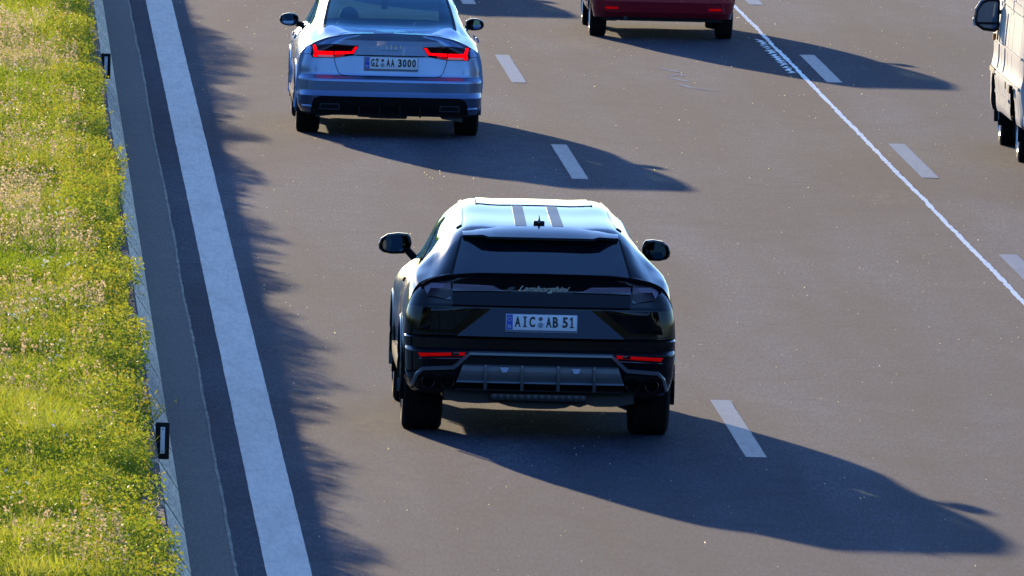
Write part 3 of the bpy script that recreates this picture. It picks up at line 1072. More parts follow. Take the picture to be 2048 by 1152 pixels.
def blades(name, x, y, z, h, w, lean, m, tint, az=None, bend=.5, kind='stuff'):
    """one curved blade (3 triangles) per point"""
    n = len(x)
    if az is None: az = rng.uniform(0, 2 * np.pi, n)
    fa = az + rng.normal(0, .9, n)                                   # facing
    dx, dy = np.cos(az) * lean * h, np.sin(az) * lean * h
    sx, sy = -np.sin(fa) * w / 2, np.cos(fa) * w / 2
    V = np.zeros((n, 5, 3))
    mid = .55
    V[:, 0] = np.stack([x - sx, y - sy, z], 1); V[:, 1] = np.stack([x + sx, y + sy, z], 1)
    mx, my, mz = x + dx * mid * bend, y + dy * mid * bend, z + h * mid
    V[:, 2] = np.stack([mx - sx * .8, my - sy * .8, mz], 1); V[:, 3] = np.stack([mx + sx * .8, my + sy * .8, mz], 1)
    V[:, 4] = np.stack([x + dx, y + dy, z + h * np.sqrt(np.clip(1 - (lean * .6) ** 2, .2, 1))], 1)
    b = np.arange(n)[:, None, None] * 5
    T = np.array([[0, 1, 3], [0, 3, 2], [2, 3, 4]])[None] + b
    return raw_mesh(name, V.reshape(-1, 3), T.reshape(-1, 3), np.repeat(tint, 5), m, kind)

def flecks(name, x, y, z, r, m, tint, up=.5, kind='stuff', k=2):
    """small petal discs: k crossed diamonds facing roughly outward"""
    n = len(x)
    Vs, Ts = [], []
    for q in range(k):
        nrm = np.stack([rng.normal(0, 1, n), rng.normal(0, 1, n), rng.normal(up, .6, n)], 1)
        nrm /= np.linalg.norm(nrm, axis=1, keepdims=True)
        a = np.cross(nrm, np.array([.3, .2, .9])); a /= np.linalg.norm(a, axis=1, keepdims=True) + 1e-9
        b = np.cross(nrm, a)
        c = np.stack([x, y, z], 1) + rng.normal(0, .3, (n, 3)) * r[:, None] * (q > 0)
        V = np.stack([c + a * r[:, None], c + b * r[:, None] * .8, c - a * r[:, None], c - b * r[:, None] * .8], 1)
        Vs.append(V); 
    V = np.concatenate(Vs, 1).reshape(-1, 3)
    T = []
    base = np.arange(n)[:, None, None] * 4 * k
    loc = []
    for q in range(k): loc += [[4 * q, 4 * q + 1, 4 * q + 2], [4 * q, 4 * q + 2, 4 * q + 3]]
    T = (np.array(loc)[None] + base).reshape(-1, 3)
    return raw_mesh(name, V, T, np.repeat(tint, 4 * k), m, kind)

def grit():  # white translucent flecks stand in for sun glints on road stones
    n = 1300
    x = rng.uniform(2.4, 13, n); y = 105 + 95 * rng.random(n) ** .9
    r = rng.choice([.0035, .005, .0075], n, p=[.62, .28, .10])
    flecks('grit', x, y, .002 + r * .6, r, glint_grit_m, rng.random(n), -.2, k=2)
glint_grit_m = leaf_material('glint_grit_white', [(.1, (.60, .60, .60)), (.9, (.72, .72, .72))], .7, .3)
grit()

def edge_tall(y):
    """how tall the growth is along the road: clumps a few metres long"""
    return vnoise(np.zeros_like(y) + 3.3, y, 3.1, 21) * .42 + vnoise(np.zeros_like(y) + 9.1, y, 1.1, 22) * .28 + vnoise(np.zeros_like(y) + 5.1, y, 8.0, 23) * .30
def growth():
    N = 430000
    q = rng.random(N)
    x = np.where(q < .80, rng.uniform(-.12, 1.17, N), np.where(q < .94, rng.uniform(.85, 1.19, N), rng.uniform(-3.0, -.12, N)))
    y = 97 + (215 - 97) * rng.random(N)
    cl = vnoise(x, y, .22, 31) * .35 + vnoise(x, y, .55, 34) * .35 + vnoise(x, y, 1.6, 32) * .30
    keep = rng.random(N) < .45 + cl * .9
    x, y, cl = x[keep], y[keep], cl[keep]; n = len(x)
    edge = np.clip((x - .75) / .4, 0, 1)
    tall = edge_tall(y)
    h = (.05 + .42 * np.clip(cl - .12, 0, 1) ** 1.6) * rng.uniform(.6, 1.25, n) * (1 - .30 * edge + 1.7 * edge * np.clip(tall - .38, 0, 1))
    w = rng.uniform(.004, .010, n)
    lean = rng.uniform(.15, .8, n)
    tint = np.clip(.5 * rng.random(n) + .5 * vnoise(x, y, 1.7, 33) + .25 * (cl - .5), 0, 1)
    blades('grass', x, y, soil_z(x, y) - .03, h, w, lean, grass_m, tint)
    # broad leafy ground cover in low mats
    N = 90000
    x = rng.uniform(-.12, 1.25, N); y = 97 + 118 * rng.random(N)
    c2 = vnoise(x, y, .5, 41)
    keep = rng.random(N) < c2 * 1.1
    x, y, c2 = x[keep], y[keep], c2[keep]; n = len(x)
    z = soil_z(x, y) + .02 + .15 * rng.random(n) * (.5 + c2) * (1 + 4.0 * np.clip((x - .75) / .4, 0, 1) * np.clip(edge_tall(y) - .38, 0, 1))
    flecks('ground_cover', x, y, z, rng.uniform(.008, .017, n), weed_m, np.clip(.6 * rng.random(n) + .4 * vnoise(x, y, 1.2, 42), 0, 1), .6, k=2)
    # yellow flowers, densest near the barrier
    N = 40000
    x = rng.uniform(-.12, 1.27, N); y = 97 + 118 * rng.random(N)
    c3 = vnoise(x, y, .42, 51) * .6 + vnoise(x, y, 1.9, 52) * .4
    keep = rng.random(N) < np.clip((c3 - .28) * 1.6 + .35 * np.clip((x - .6) / .5, 0, 1), 0, 1)
    x, y, c3 = x[keep], y[keep], c3[keep]; n = len(x)
    edge = np.clip((x - .75) / .4, 0, 1); tall = edge_tall(y)
    z = soil_z(x, y) + (.10 + .13 * c3) * rng.uniform(.7, 1.25, n) * (1 - .3 * edge + 3.0 * edge * np.clip(tall - .38, 0, 1))
    flecks('yellow_wildflowers', x, y, z, rng.uniform(.004, .009, n), flower_m, rng.random(n), .5, k=2)
    # stems with seed heads in loose patches
    N = 20000
    x = rng.uniform(-.12, 1.05, N); y = 97 + 118 * rng.random(N)
    c4 = vnoise(x, y, .45, 61) * .68 + vnoise(x, y, 4.5, 62) * .32
    keep = c4 > .655
    x, y, c4 = x[keep], y[keep], c4[keep]; n = len(x)
    h = rng.uniform(.16, .34, n)
    sz = soil_z(x, y)
    blades('seed_stems', x, y, sz - .03, h, np.full(n, .004), rng.uniform(.1, .4, n), seed_m, rng.random(n))
    X, Y, Z = [], [], []
    for q in range(7):
        X.append(x + rng.normal(0, .010, n)); Y.append(y + rng.normal(0, .012, n)); Z.append(sz - .03 + h + rng.uniform(-.06, .035, n))
    X, Y, Z = map(np.concatenate, (X, Y, Z))
    flecks('dry_seed_heads', X, Y, Z, rng.uniform(.005, .012, len(X)), seed_m, rng.random(len(X)), .3, k=1)
    # tall dense weeds in clumps along the barrier: their tops make the ragged shadow on the lane
    N = 150000
    y = 97 + 118 * rng.random(N); x = 1.22 - .45 * rng.random(N) ** 1.2 + .13 * np.clip(vnoise(y * 0, y, 1.4, 75) - .35, 0, 1) * 2 * rng.random(N)
    clear = (np.abs(y - 110.8) < 3.2) | (np.abs(y - 163.6) < 4.0)          # the delineators stay in view
    x = np.where(clear, np.minimum(x, 1.16), x)
    top = .05 + .85 * np.clip(edge_tall(y) * .8 + vnoise(x * 2, y, .7, 71) * .28 - .34, 0, 1)
    keep = rng.random(N) < np.clip(top * 3.2, 0, 1)
    x, y, top = x[keep], y[keep], top[keep]; n = len(x)
    z = soil_z(x, y) + top * rng.random(n) ** .8
    flecks('edge_weeds', x, y, z, rng.uniform(.006, .015, n), weed_m, np.clip(.6 * rng.random(n) + .5 * vnoise(x, y, 1.2, 42), 0, 1), .2, k=1)
    k2 = rng.random(n) < .09
    flecks('edge_blossoms', x[k2], y[k2], soil_z(x[k2], y[k2]) + top[k2] * rng.uniform(.85, 1.08, k2.sum()), rng.uniform(.005, .010, k2.sum()), flower_m, rng.random(k2.sum()), .3, k=2)
    # a few daisies
    n = 420
    cx = rng.uniform(-.05, .9, 40); cy = 100 + 105 * rng.random(40)
    i = rng.integers(0, 40, n)
    x = cx[i] + rng.normal(0, .06, n); y = cy[i] + rng.normal(0, .5, n)
    flecks('white_daisies', x, y, soil_z(x, y) + rng.uniform(.18, .28, n), rng.uniform(.009, .017, n), white_m, rng.random(n), 1.2, k=1)
growth()

# taller weeds that lean out over the barrier: each a plant of its own
def weed(x, y, h, n_st, seed, label):
    r = np.random.default_rng(seed)
    t = thing('wildflower_weed', label, 'weed', (x, y, .74), 0, 'yellow weeds leaning over the barrier edge')
    V, F = [], []
    tips = []
    for k in range(n_st):
        az = r.uniform(-1.2, 1.2); L = h * r.uniform(.6, 1.1); ln = r.uniform(.15, .75)
        pts = []
        for j in range(5):
            s = j / 4
            pts.append(Vector((math.cos(az) * ln * L * s ** 1.3, math.sin(az) * ln * L * s ** 1.3, L * (s - .12 * ln * s * s))))
        v, f = tube_pts(pts, [.0028, .0026, .0022, .0018, .0014], 4)
        b = len(V); V += v; F += [tuple(b + i for i in q) for q in f]
        tips.append(pts[-1]); tips.append(pts[3] + Vector((r.normal(0, .02), r.normal(0, .02), .02))); 
        for j in (1, 2, 3):
            p = pts[j]; a2 = r.uniform(0, 6.28); d = Vector((math.cos(a2), math.sin(a2), .3)) * r.uniform(.03, .06); u = Vector((-math.sin(a2), math.cos(a2), 0)) * .009
            b = len(V); V += [p, p + d * .5 + u, p + d, p + d * .5 - u]; F.append((b, b + 1, b + 2, b + 3))
    tag(mesh_obj('stems_and_leaves', V, F, weed_m, t), kind='stuff')
    V, F = [], []
    for p in tips:
        for q in range(5):
            c = p + Vector(r.normal(0, .012, 3)); s = r.uniform(.006, .011)
            nn = Vector(r.normal(0, 1, 3)); nn.normalize(); a = nn.orthogonal().normalized(); bb = nn.cross(a)
            b = len(V)
            V += [c + (a * math.cos(w) + bb * math.sin(w)) * s for w in np.linspace(0, 6.28, 6)[:-1]]; F.append(tuple(range(b, b + 5)))
    tag(mesh_obj('flower_heads', V, F, flower_m, t), kind='stuff')
wl = 'sprawling yellow-flowered weed leaning over the barrier, '
for a in ((1.17, 110.2, .34, 13, 1, wl + 'nearest the bottom of the photo'), (1.16, 111.4, .30, 12, 9, wl + 'just beyond the nearest one'), (1.15, 116.0, .24, 9, 2, wl + 'just past the near delineator'),
          (1.13, 119.6, .22, 9, 3, wl + 'beside the dark car wheels'), (1.15, 127.0, .25, 10, 4, wl + 'left of the dark car bonnet'),
          (1.16, 137.0, .30, 12, 5, wl + 'in the dense midway clump'), (1.16, 139.3, .34, 14, 6, wl + 'tallest of the midway clump'),
          (1.16, 148.5, .24, 10, 7, wl + 'behind the silver saloon'), (1.15, 158.0, .22, 9, 8, wl + 'left of the silver saloon wheels')):
    weed(*a)

# ================================================================== large dark coupe SUV
def K(y, zt, tw, ze, rw, rz, bw, bz, sw, sz, mw, lw, slw, zb, mz=.80, lz=.55):
    return (y, [(0, zt), (.5 * tw, zt - (zt - ze) * .22), (tw, ze), (rw, rz), (bw, bz), (sw, sz), (mw, mz), (lw, lz), (slw, zb + .09), (slw - .05, zb + .01), (.55, zb), (0, zb)])

satin_panel = mat('satin_black_panel', (.004, .006, .009), .3, 0, 1.0, .0)
bsdf(satin_panel).inputs['Coat IOR'].default_value = 1.75
bsdf(satin_panel).inputs['Coat Roughness'].default_value = .12

def suv():
    T = thing('dark_suv', 'large glossy black coupe SUV with sloping tailgate and two grey roof stripes', 'car', (4.26, 123.3, 0))
    L = Loft([
        K(-.72, 1.205, .665, 1.188, .800, 1.170, .905, 1.118, .968, .99, .997, .985, .95, .34),
        K(-.54, 1.335, .625, 1.318, .795, 1.205, .918, 1.160, .976, 1.0, 1.000, .99, .97, .30),
        K(-.35, 1.464, .585, 1.449, .790, 1.248, .920, 1.182, .980, 1.02, 1.005, .995, .97, .28),
        K(-.18, 1.517, .568, 1.502, .770, 1.310, .910, 1.195, .980, 1.02, 1.005, .995, .97, .27),
        K(-.12, 1.524, .566, 1.509, .760, 1.330, .905, 1.196, .980, 1.02, 1.005, .995, .97, .27),
        K(.60, 1.566, .545, 1.550, .655, 1.470, .840, 1.175, .965, 1.02, .995, .985, .97, .26),
        K(1.30, 1.602, .530, 1.588, .630, 1.515, .840, 1.135, .945, 1.0, .975, .965, .965, .25),
        K(1.90, 1.607, .515, 1.590, .620, 1.515, .850, 1.11, .945, .98, .975, .965, .965, .25),
        K(2.25, 1.560, .505, 1.540, .620, 1.460, .860, 1.09, .955, .96, .985, .975, .965, .25),
        K(3.05, 1.150, .580, 1.130, .700, 1.11, .870, 1.05, .975, .92, 1.0, .99, .96, .25, .75),
        K(3.55, 1.010, .560, .995, .680, .975, .85, .93, .94, .85, .97, .97, .94, .24, .70),
        K(3.90, .860, .500, .850, .60, .83, .78, .80, .86, .74, .89, .89, .88, .24, .62, .45),
        K(3.98, .70, .45, .69, .55, .68, .70, .66, .78, .60, .80, .80, .80, .25, .50, .42),
    ])
    W = [(-.70, -.37, 0, 1.94), (.08, 2.75, 3.10, 3.90), (2.28, 3.02, 0, 1.9)]
    A = [(0, .40, .43), (3.0, .40, .43)]
    loft_body('body', L, .11, black_paint, T, W, A)
    loft_patch('rear_window', L, -.715, -.36, 0, 1.96, .004, .01, privacy, T, both=True, ny=14, nu=10)
    for s in (-1, 1):
        loft_patch('window_rubber', L, -.73, -.35, 1.955, 2.02, .005, .008, black_matte, T, s, 12, 3)
    loft_patch('windscreen', L, 2.27, 3.03, 0, 1.92, .003, .008, side_glass, T, both=True, ny=12, nu=8)
    for s in (-1, 1):
        loft_patch('side_window', L, .07, 2.76, lambda t: 3.09, lambda t: 3.91, .003, .008, side_glass, T, s, 26, 7)
        # chrome-free black window surround and pillar
        loft_patch('window_pillar', L, 1.38, 1.47, 3.09, 3.91, .006, .01, black_gloss, T, s, 3, 6)
        loft_patch('door_handle', L, 1.0, 1.24, 4.78, 4.95, .035, .02, black_paint, T, s, 6, 4)
        loft_patch('sill_trim', L, .48, 2.52, 7.3, 8.2, .02, .03, black_matte, T, s, 10, 5)
        for nm, y0 in (('door_seam', 1.44), ('door_seam', .50), ('door_seam', 2.55)):
            loft_patch(nm, L, y0 - .004, y0 + .004, 4.05, 7.3, .0012, .003, black_matte, T, s, 2, 12)
    # roof details
    for s in (-1, 1):
        loft_patch('roof_stripe', L, -.10, 2.2, .09 / .545 * 2 * 1.0, .172 / .545 * 2, .0025, .004, stripe_m, T, s, 16, 4)
    bm = bmesh.new()
    def roofline(y0, y1, u0, u1):
        return
    loft_patch('sunroof_panel', L, 1.24, 1.98, 0, 1.60, .006, .008, black_gloss, T, both=True, ny=10, nu=8)
    for s in (-1, 1):
        loft_patch('sunroof_seam', L, 1.22, 2.0, 1.60, 1.63, .004, .006, black_matte, T, s, 10, 2)
        loft_patch('roof_rail_crease', L, .0, 2.1, 2.05, 2.25, .010, .012, black_paint, T, s, 16, 4)
    loft_patch('sunroof_seam', L, 1.222, 1.24, 0, 1.62, .0035, .006, black_matte, T, both=True, ny=2, nu=8)
    # roof spoiler above the rear window
    O, I = [], []
    xs = np.linspace(-.575, .575, 25)
    for t in np.linspace(0, 1, 7):
        ro, ri = [], []
        for x in xs:
            ax = abs(x)
            yb = -.49 + .09 * max(0, (ax - .42) / .155) ** 1.2
            yf = -.125 - .04 * (ax / .575) ** 2
            y = yf + (yb - yf) * t
            zf = 1.5265 - .040 * (ax / .575) ** 3
            zb_ = (1.464 if ax < .39 else 1.464 + .014 * min(1, (ax - .39) / .03) - .012 * (ax - .42) / .155)
            z = zf + (zb_ - zf) * t + .008 * math.sin(math.pi * t)
            th = .014 + .006 * t
            ro.append((x, y, z)); ri.append((x, y + .02 * t, z - th))
        O.append(ro); I.append(ri)
    slab_from_grid('roof_spoiler', np.array(O), np.array(I), black_paint, T, 35)
    # antenna fin
    bm = bmesh.new()
    pr = [(-.075, 0), (.10, 0), (.06, .028), (-.01, .055), (-.055, .066), (-.07, .045)]
    rows = [-.022, -.010, 0, .010, .022]
    vs = []
    for i, x in enumerate(rows):
        k = [.35, .8, 1, .8, .35][i]
        vs.append([bm.verts.new((x * (1 if j < 2 else .45), .06 + a * (.9 if i in (0, 4) else 1), 1.543 + b * k)) for j, (a, b) in enumerate(pr)])
    for i in range(4):
        for j in range(6):
            bm.faces.new((vs[i][j], vs[i][(j + 1) % 6], vs[i + 1][(j + 1) % 6], vs[i + 1][j]))
    bm.faces.new(vs[0]); bm.faces.new(vs[4][::-1])
    bm_obj('antenna', bm, black_gloss, T, 50)
    box('antenna_foot', -.042, .042, .0, .13, 1.530, 1.560, black_gloss, T, .010)
    # rear relief
    F = Fascia([(.36, -.98), (.44, -1.06), (.50, -1.075), (.640, -1.085), (.652, -1.075), (.670, -1.02), (.74, -1.019), (.752, -.966), (.965, -.956), (.985, -.948), (1.10, -.925), (1.205, -.93)],
               [(.36, .955), (.50, .985), (.62, .990), (.74, .998), (.855, .995), (.98, .972), (1.06, .938), (1.115, .885), (1.16, .81), (1.185, .74), (1.205, .665)], .06, .17)
    fascia_shell('rear_bumper', F, .37, .752, black_paint, T)
    fascia_shell('tailgate', F, .756, 1.20, black_paint, T)
    # lip over the light band
    O, I = [], []
    zt = lambda x: float(pchip([0, .447, .664, .80, .885], [1.222, 1.218, 1.200, 1.168, 1.118], abs(x)))
    for t in np.linspace(0, 1, 6):
        ro, ri = [], []
        for x in np.linspace(-.885, .885, 41):
            yb = F.y(x * .985, min(zt(x) - .02, 1.19)) - .028
            yf = -.66 + .02 * (abs(x) / .885) ** 2
            y = yf + (yb - yf) * t
            z = zt(x) - .006 * (1 - t) + .004 * t
            ro.append((x, y, z)); ri.append((x, y + .01, z - .018 - .012 * t))
        O.append(ro); I.append(ri)
    slab_from_grid('tailgate_lip', np.array(O), np.array(I), black_paint, T, 35)
    sym = lambda p: [(-x, z) for x, z in p]
    # lower dark band and light bars
    panel('tailgate_band', F, [(-.655, .985), (.655, .985), (.655, 1.085), (-.655, 1.085)], .022, .02, black_gloss, T, 5, 24, offtop=.004)
    for s, f in ((1, lambda p: p), (-1, sym)):
        o = panel('tail_light', F, f([(.668, 1.022), (.72, 1.024), (.842, 1.040), (.884, 1.112), (.86, 1.135), (.818, 1.152), (.668, 1.158)]), .016, .03, tail_dark, T, 8, 10)
        panel('light_bar', F, f([(.668, 1.098), (.82, 1.100), (.822, 1.136), (.668, 1.138)]), .022, .01, urus_lens, o, 3, 8)
        panel('lens_facet', F, f([(.838, 1.052), (.868, 1.112), (.820, 1.142), (.806, 1.118)]), .024, .012, urus_lens, o, 5, 4)
        panel('lens_facet', F, f([(.668, 1.022), (.702, 1.022), (.668, 1.046)]), .026, .01, mid_grey, o, 3, 3)
        panel('light_bar', F, f([(.30, 1.098), (.655, 1.094), (.655, 1.136), (.36, 1.128)]), .016, .02, urus_lens, T, 4, 10)
        panel('light_bar_edge', F, f([(.23, 1.092), (.655, 1.084), (.655, 1.094), (.30, 1.098)]), .019, .02, mid_grey, T, 3, 10)
        panel('bumper_crease', F, f([(.62, .765), (.93, .765), (.93, .775), (.62, .772)]), .006, .01, black_paint, T, 2, 8, offtop=.0)
        # outer bumper facet
        panel('bumper_facet', F, f([(.66, .80), (.90, .79), (.86, .955), (.45, .965)]), .006, .01, black_gloss, T, 6, 10, offtop=.012)
        r_ = panel('reflector', F, f([(.563, .620), (.885, .603), (.900, .630), (.555, .643)]), .012, .02, refl_red, T, 3, 10)
        panel('reflector_divider', F, f([(.60, .620), (.66, .617), (.66, .639), (.60, .641)]), .0135, .01, tail_dark, r_, 2, 3)
        panel('reflector_trim', F, f([(.545, .598), (.895, .585), (.895, .592), (.545, .604)]), .012, .02, mid_grey, T, 2, 10, offtop=.0)
        # recess and twin tail pipes
        panel('exhaust_recess', F, f([(.60, .372), (.93, .372), (.905, .475), (.87, .50), (.62, .50)]), .004, .01, black_matte, T, 4, 8)
        for xx in (.68, .82):
            yy = F.y(xx, .43)
            v, fc = [], []
            prof = [(.05, .040), (-.03, .045), (-.034, .049), (-.03, .052), (.05, .050)]
            n = 20
            for k in range(n):
                a = 2 * math.pi * k / n
                for (dy, r) in prof: v.append((s * xx + r * math.cos(a), yy + dy - .005, .425 + r * math.sin(a)))
            for k in range(n):
                for i in range(4): fc.append((k * 5 + i, k * 5 + i + 1, ((k + 1) % n) * 5 + i + 1, ((k + 1) % n) * 5 + i))
            mesh_obj('exhaust_pipe', v, fc, rim_dark, T, 40)
    # sloping plate recess that mirrors the sky
    panel('plate_recess', F, [(-.615, .762), (.615, .762), (.365, .962), (-.365, .962)], .105, .10, satin_panel, T, 6, 14, offtop=.006)
    # diffuser
    panel('diffuser_upper', F, [(-.575, .553), (.575, .553), (.515, .632), (-.515, .632)], .004, .02, black_matte, T, 4, 14)
    panel('diffuser_panel', F, [(-.612, .438), (.612, .438), (.570, .553), (-.570, .553)], .055, .06, dark_grey, T, 5, 14, offtop=.03)
    panel('diffuser_shelf', F, [(-.570, .549), (.570, .549), (.568, .557), (-.568, .557)], .040, .04, mid_grey, T, 3, 14, offtop=.012)
    panel('diffuser_ledge', F, [(-.618, .425), (.618, .425), (.610, .442), (-.610, .442)], .075, .06, mid_grey, T, 3, 14, offtop=.05)
    panel('diffuser_lower', F, [(-.62, .372), (.62, .372), (.615, .425), (-.615, .425)], .03, .04, black_matte, T, 3, 14)
    panel('diffuser_bottom_edge', F, [(-.615, .362), (.615, .362), (.615, .374), (-.615, .374)], .05, .05, dark_grey, T, 2, 14)
    for x in (-.405, -.136, .130, .395):
        box('rib', x - .012, x + .012, F.y(x, .45) - .083, F.y(x, .45) + .02, .372, .560, dark_grey, T, .004)
    for x in (-.265, .261):
        panel('tow_eye_cover', F, [(x - .016, .506), (x + .016, .506), (x + .034, .541), (x - .034, .541)], .062, .02, mid_plate_l, T, 3, 4, offtop=.045)
    fr = [(-.935, .372), (-.905, .470), (-.865, .512), (-.64, .526), (-.615, .545), (-.52, .636)]
    full = fr + [(-x, z) for x, z in fr[::-1]]
    ribbon('diffuser_frame', F, full, .034, .035, .05, dark_edge, T, 5)
    # underside: silencer, pipes, tray
    box('silencer', -.362, .350, -.98, -.72, .285, .345, under_m, T, .022)
    for i in range(14):
        x = -.33 + i * .05
        box('silencer_rib', x - .012, x + .012, -.985, -.975, .30, .332, dark_grey, T, .004)
    xs = [-.70, -.60, -.45, -.30, -.22, -.12, 0, .12, .20, .24, .30, .36, .42, .55, .70]
    zs = [.285, .262, .255, .262, .238, .225, .222, .225, .235, .255, .240, .262, .248, .250, .275]
    v = [(x, yy, z) for yy in (-.55, -.85) for x, z in zip(xs, zs)] + [(x, yy, .36) for yy in (-.55, -.85) for x in xs]
    n = len(xs)
    f = [(i, i + 1, n + i + 1, n + i) for i in range(n - 1)] + [(n + i, n + i + 1, 3 * n + i + 1, 3 * n + i) for i in range(n - 1)] + [(i, 2 * n + i, 2 * n + i + 1, i + 1) for i in range(n - 1)]
    mesh_obj('undertray', v, f, under_m, T, 20)
    tube('exhaust_line', [(-.68, -.80, .335), (-.55, -.66, .30), (-.3, -.6, .29), (.3, -.6, .29), (.55, -.66, .30), (.68, -.80, .335)], .032, under_m, T, 10)
    for s in (-1, 1):
        tube('suspension_arm', [(s * .15, -.05, .34), (s * .66, 0, .26)], .03, under_m, T, 8)
    # lettering and badge
    y = F.y(0, 1.11) - .012
    text_mesh('brand_script', 'Lamborghini', .058, .003, emblem_m, T, (.003, y - .002, 1.112), 90, 1.25, .6, bold=.0)
    panel('badge_bar', F, [(-.268, 1.092), (-.225, 1.092), (-.19, 1.122), (-.235, 1.122)], .010, .012, dark_grey, T, 3, 3)
    plate(T, F, 0, .872, 'AIC', ('AB', '51'), .085, gap_x=(-.042, .028, .127, .149), tilt=4)
    # mirrors
    sh = [(-.75, .92), (-.2, 1.0), (.45, .86), (.85, .45), (1.0, -.05), (.95, -.55), (.72, -.85), (.2, -1.0), (-.55, -.95), (-.92, -.55), (-1.0, .1), (-.92, .62)]
    head = (-.40, 1.42, 1.20)
    door_mirror(T, -1.010, 1.98, 1.250, .125, .080, -1, sh, black_gloss, head, (-.86, 2.05, 1.14))
    door_mirror(T, 0.955, 1.98, 1.240, .108, .080, 1, sh, black_gloss, head, (.86, 2.05, 1.12))
    # cabin
    bm = bmesh.new()
    box_bm(bm, -.72, .72, 2.55, 2.98, .75, 1.06, .05)
    bm_obj('dashboard', bm, dash_m, T, 40)
    for x in (-.40, .40): seat(T, x, 1.28, .52, .60, 'seat', .50)
    box('rear_bench', -.62, .62, .1, .55, .45, 1.14, seat_m, T, .06)
    v, f = tube_pts([(-.40 + .18 * math.cos(a), 1.95 + .05 * math.sin(a), 1.02 + .17 * math.sin(a)) for a in np.linspace(0, 2 * math.pi, 25)[:-1]], .014, 6, True)
    mesh_obj('steering_wheel', v, f, black_matte, T, 60)
    four_wheels(T, 3.0, .99, .385, .30, wf=None)
    for yy in (0, 3.0): arch_liner(T, yy, .40, .43, .60, .95)
    for s in (-1, 1):
        for yy in (0, 3.0):
            pts = []
            for a in np.linspace(-.35, math.pi + .35, 24):
                pts.append((s * (1.0 if yy < 1 else .985), yy + .44 * math.cos(a), .40 + .44 * math.sin(a)))
            tube('wheel_arch', pts, .016, black_gloss, T, 6)
    person((4.26 - .40, 123.3 + 1.30, .47), 'driver in a pale shirt at the wheel of the large black SUV')
    return T
mid_plate_l = mat('pale_clip', (.34, .36, .42), .4)
dark_edge = mat('diffuser_edge_grey', (.085, .09, .095), .30, 0, .5)
suv()

